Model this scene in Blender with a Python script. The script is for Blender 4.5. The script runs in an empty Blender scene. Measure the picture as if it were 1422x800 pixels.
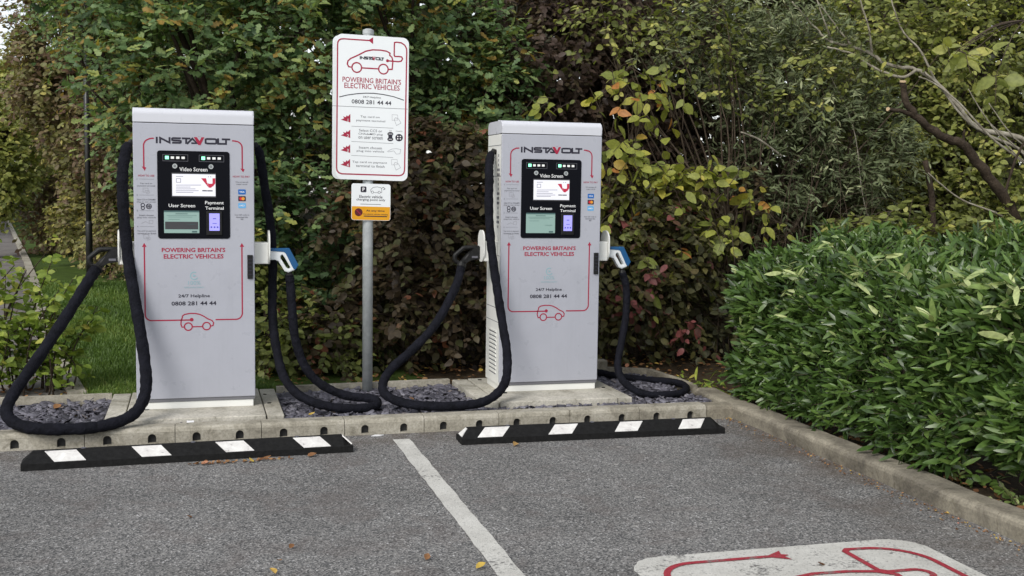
import bpy, bmesh, math, random
import numpy as np
from mathutils import Matrix, Vector

# ------------------------------------------------------------------ camera, sky, sun, exposure
scene = bpy.context.scene
col = scene.collection
CAM_POS = (0.4238, -7.6085, 1.5897)
YAW, PITCH, ROLL, FOC = 0.2735, 0.0878, 0.0140, 1571.6
def cam_axes():
    f = np.array([math.sin(YAW)*math.cos(PITCH), math.cos(YAW)*math.cos(PITCH), -math.sin(PITCH)])
    r = np.array([math.cos(YAW), -math.sin(YAW), 0.0]); d = np.cross(f, r)
    c, s = math.cos(ROLL), math.sin(ROLL)
    return c*r - s*d, s*r + c*d, f
_r, _d, _f = cam_axes()
cd = bpy.data.cameras.new('camera'); cam = bpy.data.objects.new('camera', cd); col.objects.link(cam)
cd.sensor_width = 36; cd.lens = FOC/1422*36; cd.clip_end = 600; cd.clip_start = .05
M = Matrix(((_r[0], -_d[0], -_f[0], CAM_POS[0]), (_r[1], -_d[1], -_f[1], CAM_POS[1]), (_r[2], -_d[2], -_f[2], CAM_POS[2]), (0, 0, 0, 1)))
cam.matrix_world = M
scene.camera = cam

SUN_EL, SUN_AZ = math.radians(42), math.radians(222)      # azimuth clockwise from +Y: behind the camera, a little left
world = bpy.data.worlds.new('World'); scene.world = world; world.use_nodes = True
wn, wl = world.node_tree.nodes, world.node_tree.links
wn.clear()
sky = wn.new('ShaderNodeTexSky'); sky.sky_type = 'NISHITA'; sky.sun_disc = False
sky.sun_elevation = SUN_EL; sky.sun_rotation = SUN_AZ; sky.dust_density = 1.0; sky.air_density = 1.0
hs = wn.new('ShaderNodeHueSaturation'); hs.inputs['Saturation'].default_value = .28
bgn = wn.new('ShaderNodeBackground'); bgn.inputs['Strength'].default_value = .13
wo = wn.new('ShaderNodeOutputWorld')
wl.new(sky.outputs[0], hs.inputs['Color']); wl.new(hs.outputs[0], bgn.inputs['Color']); wl.new(bgn.outputs[0], wo.inputs[0])
sd = bpy.data.lights.new('sun', 'SUN'); sd.energy = 1.5; sd.angle = math.radians(26); sd.color = (1, .96, .9)
sun = bpy.data.objects.new('sun', sd); col.objects.link(sun)
_sv = Vector((math.sin(SUN_AZ)*math.cos(SUN_EL), math.cos(SUN_AZ)*math.cos(SUN_EL), math.sin(SUN_EL)))
sun.rotation_euler = (-_sv).to_track_quat('-Z', 'Y').to_euler()
sun.location = (0, -5, 12)
vs = scene.view_settings
vs.view_transform = 'Standard'; vs.look = 'None'; vs.gamma = 1; vs.use_curve_mapping = False
vs.exposure = 0.6
scene.cycles.max_bounces = 6; scene.cycles.diffuse_bounces = 3; scene.cycles.transparent_max_bounces = 6

# ------------------------------------------------------------------ materials
def mat(name, color, rough=.6, spec=.4, metal=0.0, emit=None, estr=1.0):
    m = bpy.data.materials.new(name); m.use_nodes = True
    b = m.node_tree.nodes['Principled BSDF']
    b.inputs['Base Color'].default_value = (*color, 1); b.inputs['Roughness'].default_value = rough
    b.inputs['Specular IOR Level'].default_value = spec; b.inputs['Metallic'].default_value = metal
    if emit:
        b.inputs['Emission Color'].default_value = (*emit, 1); b.inputs['Emission Strength'].default_value = estr
    return m
class NT:
    def __init__(s, m): s.t = m.node_tree; s.n = s.t.nodes; s.l = s.t.links; s.b = s.n['Principled BSDF']
    def new(s, k, **kw):
        nd = s.n.new(k)
        for a, v in kw.items(): setattr(nd, a, v)
        return nd
    def coord(s, space='Object'):
        return s.new('ShaderNodeTexCoord').outputs[space]
    def noise(s, scale, detail=4, rough=.6, vec=None, dist=0.0):
        nd = s.new('ShaderNodeTexNoise'); nd.inputs['Scale'].default_value = scale
        nd.inputs['Detail'].default_value = detail; nd.inputs['Roughness'].default_value = rough
        nd.inputs['Distortion'].default_value = dist
        s.l.new(vec if vec is not None else s.coord(), nd.inputs['Vector']); return nd.outputs['Fac']
    def voro(s, scale, vec=None, out='Color', feat='F1'):
        nd = s.new('ShaderNodeTexVoronoi'); nd.feature = feat; nd.inputs['Scale'].default_value = scale
        s.l.new(vec if vec is not None else s.coord(), nd.inputs['Vector']); return nd.outputs[out]
    def ramp(s, fac, stops, interp='LINEAR'):
        nd = s.new('ShaderNodeValToRGB'); cr = nd.color_ramp; cr.interpolation = interp
        while len(cr.elements) < len(stops): cr.elements.new(.5)
        for e, (p, c) in zip(cr.elements, stops):
            e.position = p; e.color = (*c, 1) if len(c) == 3 else c
        s.l.new(fac, nd.inputs[0]); return nd.outputs[0]
    def mix(s, fac, a, b, mode='MIX'):
        nd = s.new('ShaderNodeMix'); nd.data_type = 'RGBA'; nd.blend_type = mode
        for k, v in ((0, fac), (6, a), (7, b)):
            if isinstance(v, (int, float)): nd.inputs[k].default_value = v
            elif isinstance(v, tuple): nd.inputs[k].default_value = (*v, 1)
            else: s.l.new(v, nd.inputs[k])
        return nd.outputs[2]
    def base(s, c): s.l.new(c, s.b.inputs['Base Color'])
    def rough(s, c): s.l.new(c, s.b.inputs['Roughness'])
    def bump(s, h, strength=.5, dist=.01):
        nd = s.new('ShaderNodeBump'); nd.inputs['Strength'].default_value = strength; nd.inputs['Distance'].default_value = dist
        s.l.new(h, nd.inputs['Height']); s.l.new(nd.outputs[0], s.b.inputs['Normal'])
def g3(v): return (v, v, v)

def m_asphalt():
    m = mat('asphalt', g3(.1), .9, .25); t = NT(m); pos = t.coord()
    stones = t.ramp(t.voro(125, pos), [(0, g3(.04)), (.3, g3(.11)), (.6, (.215, .21, .2)), (.85, (.32, .31, .30)), (1, g3(.62))])
    fine = t.ramp(t.noise(160, 3, .7, pos), [(.3, g3(.55)), (.7, g3(1.35))])
    c = t.mix(1.0, stones, fine, 'MULTIPLY')
    big = t.ramp(t.noise(.9, 6, .66, pos, .4), [(.28, g3(.70)), (.5, g3(.98)), (.74, g3(1.2))])
    c = t.mix(1.0, c, big, 'MULTIPLY')
    tar = t.ramp(t.noise(3.2, 4, .6, pos, .8), [(.50, g3(0)), (.66, g3(1))])
    c = t.mix(t.mix(1.0, tar, g3(.30), 'MULTIPLY'), c, (.13, .105, .095))
    spots = t.ramp(t.noise(7, 3, .5, pos, 1.0), [(.70, g3(0)), (.76, g3(1))])
    c = t.mix(t.mix(1.0, spots, g3(.35), 'MULTIPLY'), c, (.075, .07, .068))
    sx = t.new('ShaderNodeSeparateXYZ'); t.l.new(pos, sx.inputs[0])
    def band(sock, a, b):
        mr = t.new('ShaderNodeMapRange'); mr.inputs['From Min'].default_value = a; mr.inputs['From Max'].default_value = b; t.l.new(sock, mr.inputs['Value']); return mr.outputs[0]
    edge = t.new('ShaderNodeMath', operation='MAXIMUM'); t.l.new(band(sx.outputs['X'], 3.45, 4.05), edge.inputs[0]); t.l.new(band(sx.outputs['Y'], -.95, -.48), edge.inputs[1])
    dirt = t.ramp(t.noise(2.4, 6, .7, pos, .6), [(.38, g3(0)), (.62, g3(1))])
    c = t.mix(t.mix(1.0, t.mix(1.0, edge.outputs[0], dirt, 'MULTIPLY'), g3(.8), 'MULTIPLY'), c, (.10, .078, .06))
    chips = t.ramp(t.voro(38, pos), [(.0, g3(0)), (.93, g3(0)), (.97, g3(1))])
    c = t.mix(t.mix(1.0, chips, g3(.5), 'MULTIPLY'), c, (.5, .48, .45))
    t.base(c)
    t.bump(t.voro(125, pos, 'Distance'), .55, .006)
    return m
def m_concrete(name, c0, c1, c2, sc=6.0):
    m = mat(name, c1, .85, .2); t = NT(m); pos = t.coord()
    c = t.ramp(t.noise(sc, 8, .7, pos, .6), [(.28, c0), (.5, c1), (.72, c2)])
    sp = t.ramp(t.noise(70, 3, .7, pos), [(.3, g3(.72)), (.62, g3(1.08))])
    c = t.mix(1.0, c, sp, 'MULTIPLY')
    moss = t.ramp(t.noise(13, 5, .7, pos, 1.2), [(.56, g3(0)), (.7, g3(1))])
    c = t.mix(t.mix(1.0, moss, g3(.5), 'MULTIPLY'), c, (.085, .075, .045))
    t.base(c); t.bump(t.noise(90, 4, .7, pos), .35, .004)
    return m
def m_paint(name, c, rough=.35, dirt=.25, spec=.5):
    m = mat(name, c, rough, spec); t = NT(m); pos = t.coord()
    d = t.ramp(t.noise(3.5, 6, .7, pos, .5), [(.42, g3(0)), (.8, g3(1))])
    mp = t.new('ShaderNodeMapping'); mp.inputs['Scale'].default_value = (22, 22, .9); t.l.new(pos, mp.inputs[0])
    st = t.ramp(t.noise(1.0, 4, .6, mp.outputs[0]), [(.55, g3(0)), (.8, g3(1))])
    d = t.mix(1.0, d, t.mix(1.0, st, g3(.6), 'MULTIPLY'), 'ADD')
    t.base(t.mix(t.mix(1.0, d, g3(dirt), 'MULTIPLY'), c, tuple(x*.62 for x in c)))
    t.rough(t.ramp(t.noise(9, 4, .6, pos), [(.3, g3(rough*.8)), (.7, g3(min(1, rough*1.35)))]))
    return m
def m_roadpaint():
    m = mat('road_paint_white', g3(.6), .8, .25); t = NT(m); pos = t.coord()
    c = t.ramp(t.noise(5, 6, .65, pos), [(.3, (.44, .43, .395)), (.7, (.60, .59, .55))])
    v = t.ramp(t.voro(125, pos), [(0, g3(.5)), (.22, g3(.95)), (.5, g3(1.03)), (1, g3(1.1))])
    c = t.mix(1.0, c, v, 'MULTIPLY')
    worn = t.ramp(t.mix(.5, t.noise(55, 5, .75, pos), t.noise(4, 4, .6, pos)), [(.555, g3(0)), (.62, g3(1))])
    t.base(t.mix(worn, c, (.15, .145, .14))); t.bump(t.voro(125, pos, 'Distance'), .4, .004)
    return m
def m_roadpaint_color(name, c):
    m = mat(name, c, .8, .25); t = NT(m); pos = t.coord()
    v = t.ramp(t.voro(125, pos), [(0, g3(.65)), (.5, g3(1)), (1, g3(1.15))])
    k = t.mix(1.0, c, v, 'MULTIPLY')
    worn = t.ramp(t.mix(.5, t.noise(60, 5, .75, pos), t.noise(5, 4, .6, pos)), [(.54, g3(0)), (.61, g3(1))])
    t.base(t.mix(worn, k, (.2, .17, .16)))
    return m
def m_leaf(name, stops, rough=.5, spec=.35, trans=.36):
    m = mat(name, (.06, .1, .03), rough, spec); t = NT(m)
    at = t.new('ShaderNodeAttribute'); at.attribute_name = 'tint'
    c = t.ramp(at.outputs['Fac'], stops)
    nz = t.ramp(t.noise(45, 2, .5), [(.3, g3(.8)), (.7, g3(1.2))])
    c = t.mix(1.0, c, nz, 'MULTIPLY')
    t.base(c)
    tr = t.new('ShaderNodeBsdfTranslucent'); t.l.new(t.mix(1.0, c, (1.25, 1.35, .7), 'MULTIPLY'), tr.inputs[0])
    mx = t.new('ShaderNodeMixShader'); mx.inputs[0].default_value = trans
    out = t.n['Material Output']
    t.l.new(t.b.outputs[0], mx.inputs[1]); t.l.new(tr.outputs[0], mx.inputs[2]); t.l.new(mx.outputs[0], out.inputs[0])
    return m
def m_noise(name, stops, scale=8, rough=.85, spec=.2, bump=.4, bs=40, bd=.01, detail=6):
    m = mat(name, stops[0][1], rough, spec); t = NT(m); pos = t.coord()
    t.base(t.ramp(t.noise(scale, detail, .68, pos, .4), stops))
    if bump: t.bump(t.noise(bs, 5, .65, pos), bump, bd)
    return m

MAT = {}
MAT['asphalt'] = m_asphalt()
MAT['kerb'] = m_concrete('kerb_concrete', (.145, .13, .10), (.345, .32, .26), (.50, .47, .40), 4.5)
MAT['kerb_dark'] = m_concrete('side_kerb_concrete', (.075, .066, .055), (.25, .225, .175), (.40, .365, .285), 2.6)
MAT['slab'] = m_concrete('slab_concrete', (.24, .225, .18), (.47, .445, .38), (.60, .57, .50), 4)
MAT['white_paint'] = m_paint('cream_white_paint', (.80, .80, .76), .38, .12)
MAT['door_paint'] = m_paint('lilac_grey_vinyl', (.405, .415, .465), .3, .24)
MAT['lid_paint'] = m_paint('pale_lid_paint', (.60, .61, .655), .3, .08)
MAT['shadow_gap_grey'] = mat('shadow_gap_grey', (.16, .16, .175), .5)
MAT['seam'] = mat('dark_seam', g3(.03), .8)
MAT['black_glass'] = mat('black_panel', (.0055, .006, .009), .25, .06)
MAT['ink_black'] = mat('ink_black', (.018, .016, .03), .5)
MAT['ink_grey'] = mat('ink_grey', (.12, .12, .14), .6)
MAT['ink_pale'] = mat('ink_pale_grey', (.3, .3, .33), .6)
MAT['ink_red'] = mat('ink_red', (.34, .012, .045), .5)
MAT['ink_teal'] = mat('ink_teal', (.25, .42, .46), .6)
MAT['ink_white'] = mat('ink_white', g3(.75), .5)
MAT['black_plastic'] = m_noise('black_plastic', [(.3, g3(.006)), (.7, g3(.016))], 30, .5, .25, .15, 200, .001)
MAT['sleeve'] = m_noise('cable_sleeve_fabric', [(.3, (.0045, .0048, .007)), (.7, (.012, .0125, .019))], 14, .85, .12, .9, 28, .02)
MAT['galv'] = m_noise('galvanised_steel', [(.3, (.34, .365, .37)), (.7, (.50, .53, .53))], 14, .5, .5, .1, 60, .002); 
MAT['galv'].node_tree.nodes['Principled BSDF'].inputs['Metallic'].default_value = .1
MAT['sign_white'] = m_paint('sign_white', (.80, .83, .84), .4, .06)
MAT['sign_yellow'] = mat('sign_amber', (.72, .33, .006), .45)
MAT['holster'] = m_paint('holster_white', (.78, .78, .74), .45, .08)
MAT['blue'] = mat('plug_blue', (.010, .085, .22), .4)
MAT['plug_white'] = mat('plug_white', (.72, .75, .76), .35)
MAT['rubber'] = m_noise('rubber', [(.3, g3(.006)), (.7, g3(.017))], 40, .8, .15, .5, 150, .003)
MAT['reflector'] = m_noise('reflective_white', [(.32, (.22, .21, .21)), (.40, (.60, .58, .56)), (.60, (.72, .71, .68)), (.72, (.8, .8, .78))], 16, .6, .3, 0)
MAT['road_white'] = m_roadpaint()
MAT['road_red'] = m_roadpaint_color('road_paint_red', (.33, .035, .05))
MAT['soil'] = m_noise('soil', [(.3, (.022, .016, .01)), (.55, (.05, .036, .022)), (.75, (.085, .06, .035))], 9, .95, .1, .8, 60, .02)
MAT['lawn'] = m_noise('lawn_soil', [(.3, (.035, .055, .012)), (.7, (.075, .12, .025))], 3, .95, .1, .6, 80, .02)
MAT['path'] = m_noise('old_paving', [(.3, (.11, .1, .095)), (.7, (.22, .205, .19))], 3, .9, .15, .5, 60, .01)
MAT['slate'] = mat('slate', (.09, .09, .11), .6, .35)
_t = NT(MAT['slate']); _a = _t.new('ShaderNodeAttribute'); _a.attribute_name = 'tint'
_t.base(_t.mix(1.0, _t.ramp(_a.outputs['Fac'], [(0, (.035, .034, .042)), (.5, (.115, .11, .135)), (.85, (.20, .195, .225)), (.95, (.2, .16, .14)), (1, (.4, .39, .41))]), _t.ramp(_t.noise(60, 4, .7), [(.3, g3(.75)), (.7, g3(1.2))]), 'MULTIPLY'))
MAT['bark'] = m_noise('dark_bark', [(.3, (.018, .013, .009)), (.7, (.06, .045, .033))], 12, .9, .15, .9, 40, .02)
MAT['twig'] = m_noise('twig_bark', [(.3, (.045, .032, .022)), (.7, (.11, .085, .062))], 12, .9, .15, 0)
MAT['pale_bark'] = m_noise('pale_bark', [(.3, (.13, .11, .085)), (.5, (.28, .255, .20)), (.7, (.42, .39, .32))], 9, .9, .15, .5, 50, .01)
MAT['brown_bark'] = m_noise('brown_bark', [(.3, (.024, .017, .012)), (.7, (.075, .056, .040))], 11, .9, .15, .9, 40, .02)
MAT['cut_wood'] = mat('cut_wood', (.55, .4, .24), .8)
MAT['post_black'] = mat('post_black_paint', g3(.012), .4, .5)
MAT['oak'] = m_leaf('oak_leaf', [(0, (.032, .066, .026)), (.35, (.086, .150, .058)), (.7, (.168, .25, .097)), (.9, (.27, .335, .12)), (.98, (.36, .36, .08)), (1, (.30, .20, .05))])
MAT['hornbeam'] = m_leaf('autumn_hornbeam_leaf', [(0, (.15, .085, .06)), (.3, (.185, .13, .075)), (.55, (.21, .185, .078)), (.8, (.23, .245, .085)), (1, (.46, .40, .12))])
MAT['brown'] = m_leaf('brown_leaf', [(0, (.026, .018, .012)), (.35, (.065, .046, .027)), (.6, (.105, .078, .042)), (.78, (.085, .090, .034)), (.93, (.125, .125, .05)), (1, (.22, .085, .045))])
MAT['purple'] = m_leaf('dark_purple_leaf', [(0, (.030, .019, .014)), (.5, (.072, .046, .034)), (.75, (.10, .070, .048)), (.9, (.12, .105, .05)), (1, (.20, .19, .07))])
MAT['hazel'] = m_leaf('yellow_green_leaf', [(0, (.11, .135, .030)), (.45, (.215, .25, .050)), (.8, (.36, .37, .075)), (.95, (.50, .42, .07)), (1, (.42, .18, .05))], trans=.35)
MAT['dogwood'] = m_leaf('dogwood_leaf', [(0, (.034, .036, .018)), (.4, (.080, .080, .030)), (.7, (.13, .12, .040)), (.86, (.11, .048, .040)), (1, (.235, .075, .07))])
MAT['olive'] = m_leaf('grey_green_leaf', [(0, (.062, .078, .034)), (.5, (.145, .178, .085)), (.85, (.26, .295, .16)), (1, (.38, .40, .22))], .55, .3, .2)
MAT['ygreen'] = m_leaf('late_green_leaf', [(0, (.082, .10, .026)), (.45, (.17, .195, .052)), (.8, (.29, .315, .085)), (1, (.45, .43, .12))], trans=.35)
MAT['laurel'] = m_leaf('laurel_leaf', [(0, (.022, .045, .010)), (.35, (.050, .096, .020)), (.7, (.105, .178, .038)), (.9, (.19, .265, .075)), (1, (.44, .50, .22))], .33, .5, .15)
MAT['sapling'] = m_leaf('sapling_leaf', [(0, (0.090, 0.143, 0.022)), (.5, (0.180, 0.255, 0.042)), (.85, (0.285, 0.345, 0.060)), (1, (0.450, 0.405, 0.090))], trans=.35)
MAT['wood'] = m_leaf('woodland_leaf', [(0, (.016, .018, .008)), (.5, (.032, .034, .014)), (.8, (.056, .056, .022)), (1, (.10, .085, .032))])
MAT['grass'] = m_leaf('grass_blade', [(0, (.05, .088, .020)), (.5, (.10, .17, .034)), (.9, (.17, .24, .055)), (1, (.40, .36, .12))], trans=.3)
MAT['litter'] = m_leaf('fallen_leaf', [(0, (0.120, 0.054, 0.024)), (.4, (0.240, 0.120, 0.054)), (.7, (0.360, 0.204, 0.096)), (.9, (0.504, 0.360, 0.072)), (1, (0.480, 0.192, 0.144))], .8, .2, .1)

# ------------------------------------------------------------------ object helpers
def link(name, me, parent=None):
    o = bpy.data.objects.new(name, me); col.objects.link(o)
    if parent is not None: o.parent = parent
    return o
def tag(o, label=None, cat=None, group=None, kind=None):
    if label: o['label'] = label
    if cat: o['category'] = cat
    if group: o['group'] = group
    if kind: o['kind'] = kind
    return o
def thing(name, label, cat, loc=(0, 0, 0), rz=0, group=None):
    o = link(name, None); o.location = loc; o.rotation_euler = (0, 0, rz); o.empty_display_size = .1
    return tag(o, label, cat, group)
def finish(bm, name, m, parent=None, smooth=False, recalc=True):
    if recalc: bmesh.ops.recalc_face_normals(bm, faces=bm.faces)
    me = bpy.data.meshes.new(name); bm.to_mesh(me); bm.free()
    me.materials.append(MAT[m] if isinstance(m, str) else m)
    if smooth: me.polygons.foreach_set('use_smooth', [True]*len(me.polygons))
    return link(name, me, parent)
def dup(o, parent=None, skip=()):
    c = o.copy(); col.objects.link(c)
    if parent is not None: c.parent = parent
    for ch in list(o.children):
        if ch not in skip: dup(ch, c, skip)
    return c
def box(bm, x0, x1, y0, y1, z0, z1, bev=0.0, seg=2):
    r = bmesh.ops.create_cube(bm, size=1)
    v = r['verts']
    for q in v:
        q.co = Vector((x0 if q.co.x < 0 else x1, y0 if q.co.y < 0 else y1, z0 if q.co.z < 0 else z1))
    if bev > 0:
        es = list({e for q in v for e in q.link_edges})
        bmesh.ops.bevel(bm, geom=es, offset=bev, segments=seg, affect='EDGES', profile=.5)
def prism(bm, poly, f0, f1):
    """extrude a 2D polygon between the mappings f0 and f1"""
    a = [bm.verts.new(f0(*p)) for p in poly]; b = [bm.verts.new(f1(*p)) for p in poly]
    bm.faces.new(a); bm.faces.new(list(reversed(b)))
    n = len(poly)
    for i in range(n): bm.faces.new((a[i], b[i], b[(i+1) % n], a[(i+1) % n]))
def ring_prism(bm, outer, inner, f0, f1):
    n = len(outer)
    A = [[bm.verts.new(f(*p)) for p in L] for f in (f0, f1) for L in (outer, inner)]
    for i in range(n):
        j = (i+1) % n
        bm.faces.new((A[0][i], A[0][j], A[1][j], A[1][i])); bm.faces.new((A[2][i], A[3][i], A[3][j], A[2][j]))
        bm.faces.new((A[0][i], A[2][i], A[2][j], A[0][j])); bm.faces.new((A[1][i], A[1][j], A[3][j], A[3][i]))
def smooth_path(pts, n=8):
    P = [Vector(p) for p in pts]; out = []
    for i in range(len(P)-1):
        p0 = P[max(i-1, 0)]; p1 = P[i]; p2 = P[i+1]; p3 = P[min(i+2, len(P)-1)]
        for k in range(n):
            t = k/n
            out.append(.5*((2*p1)+(p2-p0)*t+(2*p0-5*p1+4*p2-p3)*t*t+(3*p1-p0-3*p2+p3)*t**3))
    out.append(P[-1]); return out
def tube(bm, pts, rad, seg=12, cap=True):
    pts = [Vector(p) for p in pts]; n = len(pts)
    if not callable(rad):
        rr = rad if isinstance(rad, (list, tuple)) else [rad]*n
        rf = lambda i: rr[i]
    else: rf = rad
    t = (pts[1]-pts[0]).normalized()
    u = t.orthogonal().normalized(); rings = []
    for i in range(n):
        t2 = (pts[min(i+1, n-1)]-pts[max(i-1, 0)])
        if t2.length < 1e-9: t2 = t
        t2 = t2.normalized(); u = (u - t2*u.dot(t2)).normalized(); w = t2.cross(u)
        rings.append([bm.verts.new(pts[i]+(u*math.cos(a)+w*math.sin(a))*rf(i)) for a in [2*math.pi*k/seg for k in range(seg)]])
        t = t2
    for i in range(n-1):
        for k in range(seg):
            bm.faces.new((rings[i][k], rings[i][(k+1) % seg], rings[i+1][(k+1) % seg], rings[i+1][k]))
    if cap:
        bm.faces.new(list(reversed(rings[0]))); bm.faces.new(rings[-1])

# ---- flat graphics (vinyl, print, road paint)
def arc(cx, cy, r, a0, a1, n=8):
    return [(cx+r*math.cos(math.radians(a0+(a1-a0)*k/n)), cy+r*math.sin(math.radians(a0+(a1-a0)*k/n))) for k in range(n+1)]
def circ(cx, cy, r, n=20): return arc(cx, cy, r, 0, 360, n)[:-1]
def rrect(x0, x1, y0, y1, r, n=5):
    return arc(x1-r, y1-r, r, 0, 90, n)+arc(x0+r, y1-r, r, 90, 180, n)+arc(x0+r, y0+r, r, 180, 270, n)+arc(x1-r, y0+r, r, 270, 360, n)
_font_cache = {}
def text_mesh(body, bold):
    key = (body, bold)
    if key not in _font_cache:
        cu = bpy.data.curves.new('txt', 'FONT'); cu.body = body; cu.size = 1; cu.offset = bold; cu.resolution_u = 2
        o = bpy.data.objects.new('txt', cu); col.objects.link(o)
        bpy.context.view_layer.update()
        me = bpy.data.meshes.new_from_object(o.evaluated_get(bpy.context.evaluated_depsgraph_get()))
        vs_ = [(v.co.x, v.co.y) for v in me.vertices]; fs = [tuple(p.vertices) for p in me.polygons]
        bpy.data.objects.remove(o); bpy.data.meshes.remove(me); bpy.data.curves.remove(cu)
        _font_cache[key] = (vs_, fs)
    return _font_cache[key]
class Decal:
    def __init__(s): s.v = []; s.f = []; s.k = 0
    def _lift(s): s.k += 1; return s.k*4e-6
    def poly(s, pts):
        b = len(s.v); z = s._lift(); s.v += [(x, y, z) for x, y in pts]
        a = sum(pts[i][0]*pts[(i+1) % len(pts)][1]-pts[(i+1) % len(pts)][0]*pts[i][1] for i in range(len(pts)))
        idx = list(range(b, b+len(pts))); s.f.append(idx if a > 0 else idx[::-1])
    def rect(s, x0, x1, y0, y1): s.poly([(x0, y0), (x1, y0), (x1, y1), (x0, y1)])
    def line(s, pts, w, closed=False):
        P = [np.array(p, float) for p in pts]; n = len(P); L = []; Rr = []
        for i in range(n):
            if closed: a, c = P[i-1], P[(i+1) % n]
            else: a, c = P[max(i-1, 0)], P[min(i+1, n-1)]
            d1 = P[i]-a; d2 = c-P[i]
            d1 = d1/(np.linalg.norm(d1)+1e-12) if np.linalg.norm(d1) > 1e-12 else d2/(np.linalg.norm(d2)+1e-12)
            d2 = d2/(np.linalg.norm(d2)+1e-12) if np.linalg.norm(d2) > 1e-12 else d1
            m_ = d1+d2
            if np.linalg.norm(m_) < 1e-6: m_ = d1
            m_ = m_/np.linalg.norm(m_); nn = np.array([-m_[1], m_[0]]); k = max(.5, float(np.dot(m_, d1)))
            L.append(P[i]+nn*w/2/k); Rr.append(P[i]-nn*w/2/k)
        b = len(s.v); z = s._lift()
        for l_, r_ in zip(L, Rr): s.v += [(l_[0], l_[1], z), (r_[0], r_[1], z)]
        for i in range(n if closed else n-1):
            j = (i+1) % n
            s.f.append([b+2*i+1, b+2*j+1, b+2*j, b+2*i])
    def ring(s, cx, cy, r, w, n=24): s.line(circ(cx, cy, r, n), w, True)
    def text(s, body, cx, cy, width=None, height=None, bold=0.0, align='c'):
        v, f = text_mesh(body, bold)
        xs = [p[0] for p in v]; ys = [p[1] for p in v]
        w0, h0 = max(xs)-min(xs), max(ys)-min(ys)
        sx = width/w0 if width else None; sy = height/h0 if height else None
        sx = sx or sy; sy = sy or sx
        ox = cx-(min(xs)+w0/2)*sx if align == 'c' else cx-min(xs)*sx
        oy = cy-(min(ys)+h0/2)*sy
        b = len(s.v); z = s._lift()
        s.v += [(x*sx+ox, y*sy+oy, z) for x, y in v]; s.f += [[b+i for i in q] for q in f]
    def build(s, name, m, fn, parent=None):
        me = bpy.data.meshes.new(name)
        me.from_pydata([fn(*p) for p in s.v], [], s.f); me.update()
        me.materials.append(MAT[m])
        return link(name, me, parent)
def front(y): return lambda u, v, l: (u, y-l, v)

# ------------------------------------------------------------------ the ground
def sheet(name, polys, z, m, kind='structure', parent=None):
    bm = bmesh.new()
    for p in polys: bm.faces.new([bm.verts.new((x, y, z)) for x, y in p])
    o = finish(bm, name, m, parent)
    return tag(o, kind=kind)
sheet('car_park', [[(-70, -70), (4.09, -70), (4.09, -.44), (-70, -.44)]], 0, 'asphalt')
sheet('ground', [[(-90, -.40), (90, -.40), (90, 220), (-90, 220)], [(4.17, -70), (90, -70), (90, -.40), (4.17, -.40)]], .04, 'soil')
PE = [(-.39, .93), (-.95, 4.0), (-1.81, 10.05), (-2.61, 15.3), (-4.23, 25.4), (-8.2, 50.2)]
sheet('lawn', [[PE[i], (2.2, PE[i][1]), (2.2, PE[i+1][1]), PE[i+1]] for i in range(len(PE)-1)], .056, 'lawn')
sheet('verge', [[(-60, PE[0][1]), (PE[0][0]-1.9, PE[0][1])]+[(x-1.9, y) for x, y in PE[1:]]+[(-60, 50.2)]], .055, 'lawn')
sheet('footpath', [[(PE[i][0]-1.9, PE[i][1]), PE[i], PE[i+1], (PE[i+1][0]-1.9, PE[i+1][1])] for i in range(len(PE)-1)], .06, 'path')
bm = bmesh.new()
for i in range(len(PE)-1):
    (xa, ya), (xb, yb) = PE[i], PE[i+1]
    prism(bm, [(xa-.07, ya), (xa+.05, ya), (xb+.05, yb-.012), (xb-.07, yb-.012)], lambda x, y: (x, y, .03), lambda x, y: (x, y, .10))
tag(finish(bm, 'path_edging', 'kerb'), 'long thin pale concrete edging between the footpath and the lawn', 'edging')

# kerb drain blocks along the front of the slate bed
KY, KZ = -.474, .104
def kerb_profile(): return [(0, 0), (0, KZ-.03), (.006, KZ-.012), (.02, KZ-.002), (.035, KZ), (.125, KZ), (.125, 0)]
def drain_block(x0, x1, holes):
    """block with arched slots: front face cut into strips round each slot"""
    bm = bmesh.new(); prof = kerb_profile(); HW, HB, HT = .0245, .010, .066
    xs = [x0+.002]+sorted([h+s*HW for h in holes for s in (-1, 1)])+[x1-.002]
    prism(bm, prof[1:-1]+[(.125, .0), (.06, .0), (.06, KZ-.034)], lambda y, z: (x0+.002, KY+y, z), lambda y, z: (x1-.002, KY+y, z))
    def bx(a, b, z0, z1):
        r = bmesh.ops.create_cube(bm, size=1)['verts']
        for q in r: q.co = Vector((a if q.co.x < 0 else b, KY if q.co.y < 0 else KY+.058, z0 if q.co.z < 0 else z1))
    for i in range(0, len(xs)-1):
        a, b = xs[i], xs[i+1]
        if any(abs((a+b)/2-h) < .01 for h in holes):
            bx(a, b, 0, HB)
            h = (a+b)/2; rr = HW
            top = [(h+rr*math.cos(t), HT-rr+rr*math.sin(t)) for t in [math.pi*k/8 for k in range(9)]]
            poly = [(b, KZ-.031)]+[(a, KZ-.031)]+top[::-1]
            prism(bm, poly, lambda x, z: (x, KY, z), lambda x, z: (x, KY+.058, z))
        else: bx(a, b, 0, KZ-.031)
    return bm
joints = [-1.775, -1.26, -.745, -.231, .292, .81, 1.329, 1.845, 2.348, 2.843, 3.345, 3.846]
holes_all = [-.62, -.361, -.101, .157, .419, .678, .947, 1.199, 1.46, 1.712, 1.974, 2.216, 2.473, 2.724, 2.97, 3.219, 3.474, 3.727]
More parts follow.
